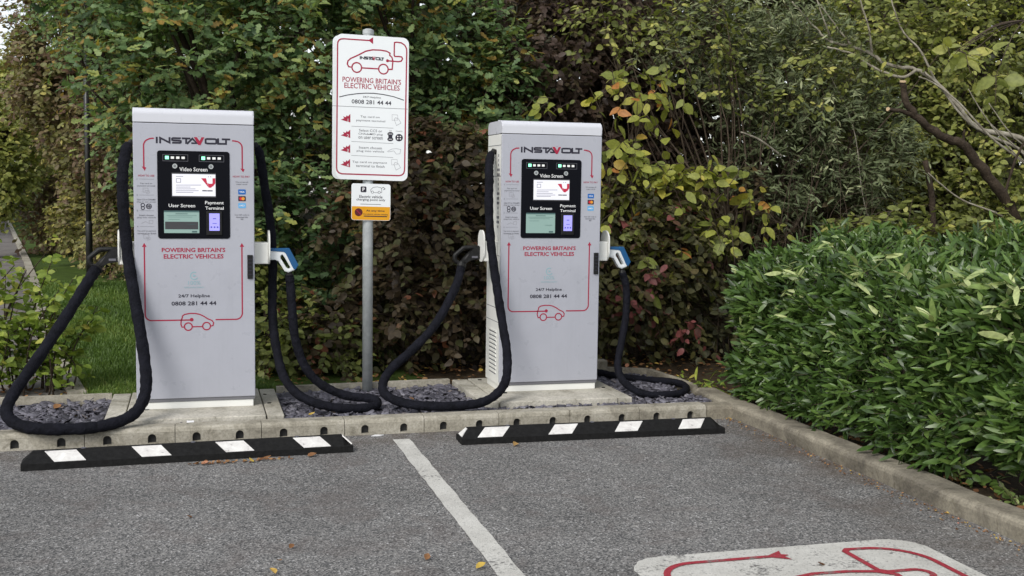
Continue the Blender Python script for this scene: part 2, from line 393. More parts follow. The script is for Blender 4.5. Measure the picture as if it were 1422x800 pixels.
order = {3: 'pale drain kerb block at the left picture edge, black cable lying over it', 
         4: 'pale drain kerb block under the thick looping cable, left of the left charger plinth',
         5: 'pale drain kerb block directly in front of the left charger', 6: 'drain kerb block at the right front corner of the left charger plinth',
         7: 'drain kerb block in front of the cable loop beside the sign post', 8: 'drain kerb block at the head of the white bay line',
         9: 'drain kerb block where the right wheel stop begins, gravel behind it', 10: 'drain kerb block under the left half of the right charger plinth',
         11: 'drain kerb block in front of the right corner of the right charger plinth', 12: 'last slotted drain kerb block, beside the coiled cable at the right'}
for i in range(2, len(joints)-1):
    x0, x1 = joints[i], joints[i+1]
    hs_ = [h for h in holes_all if x0 < h < x1]
    o = finish(drain_block(x0, x1, hs_), 'kerb_drain_block', 'kerb')
    tag(o, order[i+1], 'kerb block', 'slotted concrete drain kerb blocks')
    if hs_:
        for h in hs_:
            bm = bmesh.new(); poly = [(h-.024, .0105), (h+.024, .0105)]+[(h+.024*math.cos(t), .0412+.024*math.sin(t)) for t in [math.pi*k/8 for k in range(9)]]
            prism(bm, poly, lambda x, z: (x, KY+.03, z), lambda x, z: (x, KY+.057, z))
            finish(bm, 'drain_slot', 'seam', o)
bm = bmesh.new()
prism(bm, kerb_profile(), lambda y, z: (3.848, KY+y, z-.006), lambda y, z: (4.052, KY+y, z-.006))
tag(finish(bm, 'kerb_stone', 'kerb_dark'), 'short plain kerb stone without slots filling the corner', 'kerb stone')
rk = [(.16, -1.38), (-1.384, -2.29), (-2.294, -3.2), (-3.204, -4.12), (-4.124, -5.03)]
rl = ['mossy side kerb stone at the bed corner, below the end of the hedge', 'second side kerb stone from the corner, hedge leaves brushing it',
      'side kerb stone with dark rubbed face, below the middle of the hedge', 'nearest side kerb stone, running out at the right picture edge', 'side kerb stone beyond the right picture edge']
for (ya, yb), lb in zip(rk, rl):
    bm = bmesh.new()
    pr = [(4.055, 0), (4.045, KZ-.035), (4.035, KZ-.02) if 0 else (4.048, KZ-.018), (4.062, KZ-.003), (4.085, KZ+.001), (4.205, KZ-.004), (4.205, 0)]
    n = 6
    for k in range(n):
        a = ya+(yb-ya)*k/n; b = ya+(yb-ya)*(k+1)/n
        R_ = []
        for y in (a, b):
            w = .006*math.sin(y*5.1)+.004*math.sin(y*13.7)
            R_.append([bm.verts.new((x+w, y, max(0, z+(.003*math.sin(y*7) if z > 0 else 0)))) for x, z in pr])
        for j in range(len(pr)-1): bm.faces.new((R_[0][j], R_[0][j+1], R_[1][j+1], R_[1][j]))
        if k == 0: bm.faces.new(R_[0])
        if k == n-1: bm.faces.new(R_[1])
    bmesh.ops.remove_doubles(bm, verts=bm.verts, dist=1e-5)
    tag(finish(bm, 'side_kerb', 'kerb_dark', smooth=False), lb, 'kerb stone', 'kerb stones along the hedge')
# thin edging round the back of the slate bed
def edging(pts, label, m='kerb'):
    bm = bmesh.new()
    for (a, b) in zip(pts[:-1], pts[1:]):
        d = Vector((b[0]-a[0], b[1]-a[1], 0)); nrm = Vector((-d.y, d.x, 0)).normalized()*.025; d = d*(1-.006/d.length)
        A = Vector((*a, 0))
        prism(bm, [(A-nrm)[:2], (A+d-nrm)[:2], (A+d+nrm)[:2], (A+nrm)[:2]], lambda x, y: (x, y, .0), lambda x, y: (x, y, .122))
    return tag(finish(bm, 'edging_strip', m), label, 'edging', 'concrete edging behind the slate bed')
edging([(-2.2, .60), (-1.2, .635), (-.142, .672)], 'back edging strip of the slate bed, left of the left charger')
edging([(.985, .735), (2.30, .822)], 'back edging strip of the slate bed behind the sign post')
edging([(3.42, .95), (3.70, 1.14), (4.02, 1.0), (4.06, .55), (4.07, .19)], 'edging strip curving round the coiled cable at the right end of the bed', 'kerb_dark')
bm = bmesh.new(); box(bm, 3.48, 3.66, 1.0, 1.10, .04, .20, .006)
tag(finish(bm, 'concrete_block', 'kerb_dark'), 'small broken concrete block just behind the right charger', 'block')

# bed base and slate chips
sheet('slate_bed_base', [[(-2.2, -.40), (4.05, -.40), (4.05, .98), (3.7, 1.14), (3.4, .95), (2.3, .82), (-.14, .66), (-2.2, .6)]], .05, 'soil')
rng = np.random.default_rng(5)
def in_slab(x, y):
    return ((x > -.13) & (x < .975) & (y > -.31) & (y < .7)) | ((x > 2.32) & (x < 3.41) & (y > -.17) & (y < .82))
def slate():
    N = 11000
    x = rng.uniform(-1.6, 4.0, N); y = rng.uniform(-.355, 1.05, N)
    back = np.interp(x, [-2.2, -.14, 2.3, 3.4, 3.7, 4.02], [.56, .61, .77, .9, 1.08, .95])
    ok = (~in_slab(x, y)) & (y < back) & (x < np.where(y > .15, 3.97, 4.0))
    x, y = x[ok], y[ok]; n = len(x)
    base = np.array([(1, 0, 0), (.55, .55, 0), (-.35, .6, 0), (-1, .1, 0), (-.5, -.55, 0), (.5, -.6, 0)], float)
    L = rng.uniform(.013, .036, n)*rng.choice([1, 1, 1.5], n); W_ = L*rng.uniform(.45, .9, n); T = rng.uniform(.0025, .006, n)
    jit = rng.uniform(.75, 1.2, (n, 6, 1))
    bot = base[None]*jit; top = bot*rng.uniform(.72, .95, (n, 1, 1))
    V = np.concatenate([bot, top], 1)
    V = V*np.stack([L, W_, np.ones(n)], 1)[:, None]
    V[:, :6, 2] = -T[:, None]; V[:, 6:, 2] = T[:, None]
    a = rng.uniform(0, 6.28, n); tx = rng.normal(0, .28, n); ty = rng.normal(0, .28, n)
    ca, sa = np.cos(a)[:, None], np.sin(a)[:, None]
    X = V[:, :, 0]*ca-V[:, :, 1]*sa; Y = V[:, :, 0]*sa+V[:, :, 1]*ca; Z = V[:, :, 2]+tx[:, None]*X+ty[:, None]*Y
    zc = .062+rng.uniform(0, .026, n)
    P = np.stack([X+x[:, None], Y+y[:, None], Z+zc[:, None]], 2).reshape(-1, 3)
    faces = []
    q = np.array([[0, 1, 7, 6], [1, 2, 8, 7], [2, 3, 9, 8], [3, 4, 10, 9], [4, 5, 11, 10], [5, 0, 6, 11], [6, 7, 8, 9], [6, 9, 10, 11]])
    F = (np.arange(n)[:, None, None]*12+q[None]).reshape(-1, 4)
    tint = np.repeat(np.clip(rng.beta(2.2, 2.6, n), 0, 1), 12)
    return P, F, tint
def quad_mesh(name, P, F, m, tint=None, parent=None):
    me = bpy.data.meshes.new(name)
    me.vertices.add(len(P)); me.vertices.foreach_set('co', np.ascontiguousarray(P, np.float32).ravel())
    me.loops.add(F.size); me.loops.foreach_set('vertex_index', np.ascontiguousarray(F, np.int32).ravel())
    me.polygons.add(len(F)); me.polygons.foreach_set('loop_start', np.arange(len(F), dtype=np.int32)*4)
    me.polygons.foreach_set('loop_total', np.full(len(F), 4, np.int32))
    if tint is not None:
        at = me.attributes.new('tint', 'FLOAT', 'POINT'); at.data.foreach_set('value', np.ascontiguousarray(tint, np.float32))
    me.update(calc_edges=True); me.materials.append(MAT[m])
    return link(name, me, parent)
tag(quad_mesh('slate_chippings', *slate()[:2], 'slate', None) if 0 else (lambda r: quad_mesh('slate_chippings', r[0], r[1], 'slate', r[2]))(slate()),
    'loose dark purple grey slate chippings filling the bed round the chargers', 'gravel', kind='stuff')

# concrete plinths
def plinth(loc, label):
    t = thing('concrete_plinth', label, 'plinth', loc, 0, 'concrete charger plinths')
    bm = bmesh.new(); box(bm, .125, .985, 0, .985, .03, .124, .006); finish(bm, 'slab', 'slab', t)
    for a, b in ((0, .117), (.993, 1.10)):
        bm = bmesh.new(); box(bm, a, b, .012, .975, .03, .120, .006); finish(bm, 'side_edging', 'slab', t)
    for cx, cy, r in ((.24, .33, .022), (1.0+.03, .42, .014), (.2, .9, .016), (1.02, .75, .012)):
        z = .1275 if .125 < cx < .985 else .1235
        bm = bmesh.new()
        prism(bm, circ(cx, cy, r, 12), lambda x, y: (x, y, .11), lambda x, y: (x, y, z)); finish(bm, 'rubber_plug', 'rubber', t)
    return t
plinth((-.136, -.313, 0), 'pale concrete plinth under the left charger, small dark plugs in its left side')
plinth((2.312, -.185, 0), 'pale concrete plinth under the right charger, rough chipped front edge')

# ------------------------------------------------------------------ charging stations
CW, CH, CDP = .75, 1.945, .40
INSTA = {'I': [[(0, 0), (0, 1)]], 'N': [[(0, 0), (0, 1), (1, 0), (1, 1)]],
         'S': [[(1, .92), (.94, 1), (.1, 1), (0, .9), (0, .6), (.1, .52), (.9, .48), (1, .4), (1, .1), (.9, 0), (.06, 0), (0, .08)]],
         'T': [[(0, 1), (1, 1)], [(.5, 1), (.5, 0)]], 'A': [[(-.05, 0), (.56, 1), (1.1, 0), (.42, 0)]],
         'O': [[(.12, 0), (.88, 0), (1, .12), (1, .88), (.88, 1), (.12, 1), (0, .88), (0, .12), (.12, 0)]], 'L': [[(0, 1), (0, 0), (1, 0)]]}
def insta_logo(dk, rd, x0, x1, z0, z1):
    """wide geometric capitals, the V a red solid wedge"""
    W = x1-x0; h = z1-z0; sw = h*.29
    seq = [('I', .010, .0), ('N', .055, .125), ('S', .215, .115), ('T', .345, .115), ('A', .425, .11), ('V', .505, .15), ('O', .665, .145), ('L', .835, .085), ('T', .885, .115)]
    for ch, a, w in seq:
        ax = x0+a*W; aw = w*W
        if ch == 'V':
            rd.poly([(ax, z1+.1*h), (ax+aw*.28, z1+.1*h), (ax+aw*.55, z0+.42*h), (ax+aw*.40, z0-.12*h)][::1])
            rd.poly([(ax+aw*.40, z0-.12*h), (ax+aw*.60, z0-.12*h), (ax+aw*.62, z0+.42*h), (ax+aw*.50, z0+.42*h)])
            rd.poly([(ax+aw*.60, z0-.12*h), (ax+aw*.95, z1+.1*h), (ax+aw*.70, z1+.1*h), (ax+aw*.50, z0+.42*h)])
            rd.poly(circ(ax+aw*.42, z1+.2*h, h*.045, 8)); rd.poly(circ(ax+aw*.56, z1+.2*h, h*.045, 8))
            continue
        for st in INSTA[ch]:
            L = [np.array((ax+p[0]*aw, z0+sw/2+p[1]*(h-sw))) for p in st]
            if ch in 'INL' or (ch == 'T' and len(st) == 2 and st[0][0] == .5):
                e0 = (L[0]-L[1])/np.linalg.norm(L[0]-L[1]); e1 = (L[-1]-L[-2])/np.linalg.norm(L[-1]-L[-2])
                if ch != 'T': L[0] = L[0]+e0*sw/2
                L[-1] = L[-1]+e1*sw/2
            if ch == 'A': L[0] = L[0]+np.array((-.3, -.5))*sw
            dk.line([tuple(q) for q in L], sw)
def car_pts(fx, mir=1):
    pass
def make_charger():
    t = thing('charging_station', '', 'charger', (.048, 0, .124), 0, 'rapid charging stations')
    # carcass, door, lid, base
    bm = bmesh.new(); box(bm, .002, CW-.002, .022, CDP, .047, 1.850, .004); finish(bm, 'cabinet', 'white_paint', t)
    bm = bmesh.new(); box(bm, .012, CW-.012, .012, CDP-.01, 0, .046, .003); finish(bm, 'base_strip', 'white_paint', t)
    bm = bmesh.new(); box(bm, 0, CW, 0, .021, .068, 1.849, .005, 3); door = finish(bm, 'front_door', 'door_paint', t)
    bm = bmesh.new(); box(bm, .004, CW-.004, .006, .0215, .0475, .0665, .002); finish(bm, 'shadow_gap_band', 'shadow_gap_grey', t)  # recessed strip, its dark grey painted in for the shadow gap below the door
    bm = bmesh.new()
    n = 8; prof = [(0, 1.8545), (0, 1.905)]+[(.04-.04*math.cos(a), 1.905+.04*math.sin(a)) for a in [math.pi/2*k/n for k in range(1, n+1)]]+[(.37, 1.945), (CDP, 1.92), (CDP, 1.8545)]
    prism(bm, prof, lambda y, z: (0, y, z), lambda y, z: (CW, y, z))
    bmesh.ops.bevel(bm, geom=[e for e in bm.edges if len(e.link_faces) == 2 and abs(e.verts[0].co.x-e.verts[1].co.x) < 1e-6 and e.verts[0].co.z > 1.86], offset=.006, segments=2, affect='EDGES')
    lid = finish(bm, 'lid', 'lid_paint', t)
    for x in (.06, .40, .69):
        bm = bmesh.new(); tube(bm, [(x, .30, 1.925), (x, .30, 1.962)], .011, 8); finish(bm, 'lid_bolt', 'galv', lid)
    bm = bmesh.new(); box(bm, .01, CW-.01, .004, CDP-.02, 1.849, 1.8546); finish(bm, 'lid_gasket', 'seam', t)
    # side vents and slots on both sides
    for s, nm in ((0, -1), (1, 1)):
        x = .002 if s == 0 else CW-.002
        bm = bmesh.new()
        for k in range(11):
            z = .12+k*.03; xa, xb = (x-.006, x+.001) if s == 0 else (x-.001, x+.006)
            prism(bm, [(.10, z), (.30, z), (.30, z+.012), (.10, z+.012)], lambda y, zz: (xa, y, zz+.006), lambda y, zz: (xb, y, zz))
        sv = finish(bm, 'side_louvre', 'white_paint', t)
        bm = bmesh.new()
        xa, xb = (x-.0015, x+.001) if s == 0 else (x-.001, x+.0015)
        for k in range(11):
            z = .115+k*.03; prism(bm, [(.105, z), (.295, z), (.295, z+.007), (.105, z+.007)], lambda y, zz: (xa, y, zz), lambda y, zz: (xb, y, zz))
        for z in (.50, .60, .98, 1.55, 1.77): prism(bm, [(.03, z), (.385, z), (.385, z+.0035), (.03, z+.0035)], lambda y, zz: (xa, y, zz), lambda y, zz: (xb, y, zz))
        for k in range(16):
            z = 1.18+k*.034
            for y0 in ((.06, .085), (.095, .125)) if k in (1, 2, 5, 6, 7, 11, 12) else ((.085, .10),):
                prism(bm, [(y0[0], z), (y0[1], z), (y0[1], z+.018), (y0[0], z+.018)], lambda y, zz: (xa, y, zz), lambda y, zz: (xb, y, zz))
        finish(bm, 'vent_slot', 'ink_grey', t)
        # cable gland near the top
        bm = bmesh.new(); dx = -1 if s == 0 else 1
        tube(bm, [(x, .17, 1.725), (x+dx*.02, .165, 1.732), (x+dx*.032, .158, 1.712)], .020, 10)
        finish(bm, 'cable_gland', 'black_plastic', t)
    # black panel
    bm = bmesh.new(); prism(bm, rrect(.146, .595, 1.113, 1.676, .018), lambda u, v: (u, .004, v), lambda u, v: (u, -.004, v))
    pan = finish(bm, 'display_panel', 'black_glass', t)
    yp = -.0048
    d = Decal(); d.text('Video Screen', .369, 1.559, .174, .026, .012); d.text('User Screen', .295, 1.326, .164, .022, .012)
    d.text('Payment', .4975, 1.343, .117, .027, .012); d.text('Terminal', .4975, 1.311, .115, .02, .012)
    d.build('panel_lettering', 'ink_white', front(yp), pan)
    for a in (.181, .405):
        d = Decal(); d.line([(a, 1.610), (a+.154, 1.610), (a+.154, 1.651), (a, 1.651)], .0022, True)
        fr = d.build('indicator_frame', 'ink_grey', front(yp), pan)
        d = Decal(); d.rect(a+.014, a+.037, 1.621, 1.642); d.build('green_lamp', MAT_add('lamp_green', (.2, .9, .5), (.35, 1, .62), .75), front(yp-.0006), fr)
        d = Decal()
        for k in (1, 2, 3): d.rect(a+.016+k*.033, a+.036+k*.033, 1.624, 1.639)
        d.build('white_lamp', MAT_add('lamp_white', (.7, .7, .68), (.8, .8, .78), .15), front(yp-.0006), fr)
    for x in (.254, .478):
        bm = bmesh.new(); tube(bm, [(x, -.003, 1.578), (x, -.0085, 1.578)], .0155, 16); lk = finish(bm, 'key_lock', 'galv', pan)
        d = Decal(); d.ring(x, 1.578, .007, .002, 12); d.rect(x-.0015, x+.0015, 1.573, 1.583); d.build('keyhole', 'ink_black', front(-.0092), lk)
    d = Decal(); d.rect(.233, .508, 1.380, 1.536); d.build('screen_bezel', 'ink_grey_dark', front(yp), pan)
    d = Decal(); d.rect(.237, .505, 1.388, 1.528); vs_ = d.build('video_screen', MAT_add('screen_white', (.25, .25, .27), (.93, .93, 1.0), .50), front(yp-.0006), pan)
    d = Decal()
    def vz(x, y): return (.237+(x-288)/603*.268, 1.528-(y-370-(x-288)*.015)/298*.14)
    d.poly([vz(*p) for p in ((690, 430), (760, 430), (775, 500), (800, 560), (780, 540))]); d.poly([vz(*p) for p in ((775, 490), (800, 505), (845, 505), (868, 480), (868, 520), (830, 560), (800, 560))])
    d.poly([vz(*p) for p in ((850, 430), (889, 430), (889, 500), (855, 545), (830, 530), (850, 495))])
    d.build('screen_logo', MAT_add('screen_red', (.30, .01, .03), (.55, .02, .07), .3), front(yp-.0012), vs_)
    d = Decal(); d.poly(circ(*vz(793, 410), .003, 8)); d.poly(circ(*vz(826, 410), .003, 8))
    for (a, b, y) in ((340, 690, 523), (340, 540, 550), (340, 610, 575), (335, 655, 600), (340, 580, 622), (340, 440, 405)):
        d.line([vz(a, y), vz(b, y)], .0032)
    d.line([vz(345, 435), vz(405, 435), vz(405, 485), vz(345, 485)], .003, True)
    d.build('screen_text', MAT_add('screen_grey', (.10, .10, .14), (.3, .3, .4), .2), front(yp-.0012), vs_)
    d = Decal(); d.line([vz(705, 600), vz(770, 602)], .007); d.line([vz(775, 602), vz(850, 603)], .007)
    d.build('screen_footer', 'ink_black', front(yp-.0013), vs_)
    d = Decal(); d.rect(.184, .402, 1.149, 1.293); us = d.build('user_screen', MAT_add('screen_green', (.17, .25, .23), (.36, .56, .50), .20), front(yp-.0004), pan)
    d = Decal(); d.rect(.19, .395, 1.173, 1.222); bar = d.build('menu_bar', 'ink_grey_dark', front(yp-.001), us)
    d = Decal(); d.rect(.184, .402, 1.2835, 1.2932); d.line([(.255, 1.273), (.33, 1.273)], .004); d.rect(.356, .388, 1.153, 1.163)
    for (a, b, z) in ((.2, .385, 1.262), (.21, .36, 1.252), (.21, .28, 1.236)): d.line([(a, z), (b, z)], .0016)
    d.text('CONFIRM', .352, 1.205, .055, .006)
    d.build('menu_text', 'screen_ink', front(yp-.0016), us)
    # payment terminal
    bm = bmesh.new(); box(bm, .446, .545, -.012, -.003, 1.135, 1.290, .004); pt = finish(bm, 'payment_terminal', 'black_plastic', pan)
    d = Decal(); d.rect(.464, .529, 1.165, 1.277); ps = d.build('terminal_screen', MAT_add('screen_violet', (.25, .24, .6), (.30, .28, .85), .5), front(-.0128), pt)
    d = Decal(); d.line([(.487, 1.243), (.507, 1.243)], .006); d.line([(.484, 1.212), (.511, 1.212)], .004)
    for x in (.477, .497, .516): d.poly(circ(x, 1.188, .006, 10))
    d.build('terminal_icon', MAT_add('screen_indigo', (.08, .08, .35), (.08, .08, .4), .2), front(-.0134), ps)
    # vinyl graphics on the door
    yf = -.0010
    dk, rd = Decal(), Decal(); insta_logo(dk, rd, .141, .600, 1.7205, 1.7615)
    dk.build('logo_lettering', 'ink_black', front(yf), door); rd.build('logo_wedge', 'ink_red', front(yf-.0004), door)
    d = Decal(); w = .0085
    d.line([(.128, 1.752), (.105, 1.750)]+arc(.107, 1.705, .042, 100, 180)[1:]+[(.065, 1.565)], w)
    d.poly([(.052, 1.572), (.080, 1.566), (.069, 1.545)])
    d.build('arrow_line', 'ink_red', front(yf), door); d = Decal()
    d.line([(.612, 1.748), (.633, 1.746)]+arc(.633, 1.703, .042, 90, 0)+[(.675, 1.565)], w)
    d.poly([(.662, 1.570), (.690, 1.566), (.680, 1.545)])
    d.build('arrow_line', 'ink_red', front(yf), door); d = Decal()
    d.line([(.0605, 1.065), (.0605, .623)]+arc(.100, .623, .0395, 180, 270)+[(.345, .5835)], w)
    d.poly([(.046, 1.060), (.075, 1.060), (.0605, 1.085)]); d.poly(circ(.348, .5855, .012, 14))
    d.build('plug_line', 'ink_red', front(yf), door); d = Decal()
    d.line([(.669, 1.065), (.669, .623)]+arc(.629, .623, .040, 360, 270)+[(.498, .583)], w)
    d.poly([(.655, 1.060), (.684, 1.060), (.669, 1.085)])
    d.build('plug_line', 'ink_red', front(yf), door); d = Decal()
    def cz(x, y): return (.279+(180+x/6.667-251)/221, .583-(360+y/6.667-444.5)/212)
    d.line([cz(*p) for p in ((512, 625), (485, 628), (475, 600), (478, 565), (488, 540), (490, 525), (510, 510), (560, 502), (610, 503), (650, 512), (690, 532), (725, 555), (762, 570), (778, 592), (772, 618), (750, 622))], .0075)
    d.line([cz(580, 626), cz(675, 626)], .0075)
    d.ring(*cz(543, 624), .0245, .008); d.ring(*cz(712, 622), .0245, .008)
    d.build('car_outline', 'ink_red', front(yf), door)
    d = Decal(); d.text("POWERING BRITAIN'S", .3655, 1.040, .397, .029, .024); d.text('ELECTRIC VEHICLES', .3655, .998, .374, .029, .024)
    d.build('slogan_lettering', 'ink_red', front(yf), door)
    d = Decal(); d.text('24/7 Helpline', .365, .738, .198, .027, .018); d.text('0808 281 44 44', .3635, .692, .281, .027, .022)
    d.build('helpline_lettering', 'ink_black', front(yf), door)
    d = Decal(); d.line(arc(.367, .872, .024, 60, 330, 16), .006); d.poly([(.36, .865), (.38, .872), (.36, .882)]); d.text('100%', .367, .826, .078, .026, .0)
    d.text('RENEWABLE ENERGY', .367, .796, .125, .009, .0)
    d.build('energy_mark', 'ink_teal', front(yf), door)
    d = Decal(); d.text('HOW TO USE', .079, 1.514, .098, .013, .01); d.text('HOW TO PAY', .669, 1.517, .108, .013, .01); d.build('heading_lettering', 'ink_red', front(yf), door)
    d = Decal()
    for y, L in ((1.464, ('Tap card on', 'payment terminal')), (1.362, ('Select CCS or CHAdeMO', 'plug on user screen')), (1.262, ('Insert chosen', 'plug into vehicle')), (1.161, ('Tap card on payment', 'terminal to finish'))):
        for k, s_ in enumerate(L): d.text(s_, .077, y-.0155*k, min(.115, .0068*len(s_)), .0105, .012)
    for y, s_ in ((1.481, 'We accept all'), (1.467, 'major cards'), (1.268, 'Scan QR code to'), (1.254, 'download the'), (1.240, 'app')): d.text(s_, .671, y, .0062*len(s_), .010, .012)
    for y, n_ in ((1.492, '1'), (1.391, '2'), (1.291, '3'), (1.19, '4')): d.text(n_, .022, y, None, .010, .01); d.line([(.035, y), (.125, y)], .0012)
    d.build('instruction_lettering', 'ink_grey', front(yf), door)
    d = Decal()
    for y in (1.418, 1.121):
        d.line([(.058, y+.018), (.088, y+.018), (.088, y-.008), (.058, y-.008)], .002, True); d.line([(.07, y+.006), (.08, y-.018), (.098, y-.012), (.094, y+.004), (.075, y)], .002, True)
    d.line([(.045, 1.209), (.07, 1.222), (.085, 1.214)], .003); d.line([(.09, 1.21), (.115, 1.21), (.115, 1.23), (.095, 1.23)], .0022, True)
    d.build('instruction_icon', 'ink_pale', front(yf), door)
    d = Decal(); d.ring(.055, 1.327, .011, .005, 12); d.ring(.055, 1.308, .010, .005, 12); d.ring(.092, 1.319, .0155, .005, 14); d.rect(.08, .104, 1.317, 1.321)
    for p in ((.087, 1.325), (.097, 1.325), (.087, 1.313), (.097, 1.313)): d.poly(circ(*p, .0035, 8))
    d.build('connector_icon', 'ink_black', front(yf), door)
    for (z, mm, kind) in ((1.418, 'badge_blue', 'v'), (1.374, 'badge_dark', 'm'), (1.329, 'badge_sky', 'a')):
        d = Decal(); d.poly(rrect(.648, .696, z-.0165, z+.0165, .004)); b_ = d.build('card_badge', mm, front(yf), door)
        d = Decal()
        if kind == 'v': d.text('VISA', .672, z, .034, .011, .02); d.build('badge_mark', 'ink_white', front(yf-.0005), b_)
        elif kind == 'm':
            d.poly(circ(.665, z, .0105, 16)); d.build('badge_mark', 'badge_red', front(yf-.0005), b_)
            d = Decal(); d.poly(circ(.679, z, .0105, 16)); d.build('badge_mark', 'badge_orange', front(yf-.0009), b_)
        else: d.text('AMEX', .672, z, .036, .011, .01); d.build('badge_mark', 'ink_white', front(yf-.0005), b_)
    bm = bmesh.new(); box(bm, .703, .738, -.012, .001, .850, 1.007, .004); hd = finish(bm, 'door_handle', 'black_plastic', t)
    bm = bmesh.new()
    for k in range(5): box(bm, .709, .732, -.0138, -.0118, .875+k*.025, .882+k*.025)
    finish(bm, 'handle_grip', 'ink_black', hd)
    # connector holsters: box and rounded end plate on either side
    for s in (-1, 1):
        X = (lambda q: q) if s == 1 else (lambda q: CW-q)
        bm = bmesh.new(); xa, xb = sorted((X(CW-.001), X(.845))); box(bm, xa, xb, .09, .23, .940, 1.083, .006, 2)
        h = finish(bm, 'connector_holster', 'holster', t)
        bm = bmesh.new(); pl = rrect(.075, .245, .935, 1.163, .075 if s == 1 else .07, 8)
        xa, xb = X(.8455), X(.856); prism(bm, pl, lambda y, z: (xa, y, z), lambda y, z: (xb, y, z)); finish(bm, 'holster_plate', 'holster', h)
    return t, bar
def MAT_add(name, c, e, st):
    if name not in MAT: MAT[name] = mat(name, c, .3, .5, 0, e, st)
    return name
MAT['ink_grey_dark'] = mat('ink_dark_grey', (.05, .05, .055), .4)
MAT['screen_ink'] = mat('screen_ink', (.06, .12, .12), .4)
for nm, c in (('badge_blue', (.01, .12, .42)), ('badge_dark', (.03, .015, .03)), ('badge_sky', (.12, .38, .68)), ('badge_red', (.6, .02, .03)), ('badge_orange', (.75, .3, .03))): MAT[nm] = mat(nm, c, .45)
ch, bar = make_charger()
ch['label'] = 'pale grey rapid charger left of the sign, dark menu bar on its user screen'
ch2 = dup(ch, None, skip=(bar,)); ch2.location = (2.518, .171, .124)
ch2['label'] = 'pale grey rapid charger right of the sign, its vented white side showing'

# ------------------------------------------------------------------ charging cables
def cable(label, path, r, kind, plug_at, seed):
    """plug_at: charger-local origin in the world"""
    t = thing('charging_cable', label, 'cable', path[0], 0, 'charging cables'); o = Vector(path[0])
    P = smooth_path(path, 10); rr = random.Random(seed)
    bm = bmesh.new(); ph = rr.uniform(0, 6)
    tube(bm, [p-o for p in P], lambda i: r*min(1, .55+i*.06)*(1+.045*math.sin(i*1.9+ph)+.035*math.sin(i*.71+ph*2)+rr.uniform(-.03, .03)), 16)
    finish(bm, 'cable_sleeve', 'sleeve', t, smooth=True)
    px, py, pz = plug_at
    L = lambda y0: (lambda u, v: (px+u-o.x, py+y0-o.y, pz+v-o.z))
    if kind == 'black':
        bm = bmesh.new()
        prism(bm, [(-.106, 1.048), (-.106, .950), (-.172, .948), (-.222, .915), (-.232, .935), (-.15, 1.030), (-.14, 1.048)], L(.225), L(.175))
        bmesh.ops.bevel(bm, geom=bm.edges[:], offset=.006, segments=2, affect='EDGES')
        pg = finish(bm, 'plug', 'black_plastic', t)
        bm = bmesh.new()
        f = L(.2)
        tube(bm, smooth_path([f(*p) for p in ((-.112, 1.030), (-.17, 1.034), (-.222, 1.031), (-.238, 1.020), (-.282, .983), (-.289, .970), (-.287, .945), (-.270, .927), (-.235, .913))], 3), .0165, 8)
        finish(bm, 'plug_handle', 'black_plastic', pg, smooth=True)
        bm = bmesh.new(); e = P[-1]-o
        tube(bm, [f(-.128, 1.022), f(-.19, .965), f(-.232, .922), e], [.026, .025, .025, .026], 12)
        finish(bm, 'plug_grip', 'black_plastic', pg, smooth=True)
        d = Decal(); d.rect(-.168, -.124, .960, .974); d.build('rating_plate', 'ink_grey', lambda u, v, l: (px+u-o.x, py+.1735-l-o.y, pz+v-o.z), pg)
        bm = bmesh.new(); tube(bm, [P[-3]-o, P[-1]-o], r*1.12, 12); finish(bm, 'cable_clamp', 'black_plastic', t)
    else:
        out = [(.858, 1.036), (.94, 1.037), (.985, 1.036), (1.012, .985), (1.039, .930), (1.018, .894), (.978, .879), (.955, .888), (.913, .955), (.890, .966), (.858, .965)]
        inn = [(.927, .985), (.931, .998), (.940, .999), (.952, .985), (.994, .912), (.990, .905), (.979, .903), (.966, .912), (.943, .949), (.933, .965), (.928, .977)]
        bm = bmesh.new(); ring_prism(bm, out, inn, L(.13), L(.19))
        bmesh.ops.bevel(bm, geom=[e_ for e_ in bm.edges if abs(e_.verts[0].co.y-e_.verts[1].co.y) < 1e-5], offset=.005, segments=2, affect='EDGES')
        pg = finish(bm, 'plug', 'plug_white', t)
        bm = bmesh.new()
        prism(bm, [(.862, 1.042), (.987, 1.042), (1.046, .930), (1.026, .897), (1.014, .903), (1.006, .915), (.962, 1.012), (.948, 1.022), (.862, 1.024)], L(.126), L(.194))
        bmesh.ops.bevel(bm, geom=[e_ for e_ in bm.edges if abs(e_.verts[0].co.y-e_.verts[1].co.y) < 1e-5], offset=.003, segments=1, affect='EDGES')
        finish(bm, 'plug_back', 'blue', pg)
        bm = bmesh.new(); f = L(.16); e = P[-1]-o
        tube(bm, [f(.985, .893), (Vector(f(.985, .893))+e)/2, e], [.019, .017, r], 12)
        finish(bm, 'cable_collar', 'black_plastic', pg)
    return t
LLp = [(.016, .158, 1.850), (.0, .15, 1.80), (-.018, .12, 1.70), (-.023, .08, 1.562), (-.015, .05, 1.379), (.01, 0, 1.105), (.054, -.09, .836), (.097, -.18, .571), (.12, -.28, .358), (.096, -.36, .238), (.019, -.43, .165), (-.135, -.49, .13), (-.315, -.51, .125), (-.497, -.49, .133), (-.617, -.42, .154), (-.676, -.36, .214), (-.641, -.28, .317), (-.496, -.16, .538), (-.341, 0, .787), (-.236, .12, .968), (-.195, .18, 1.035)]
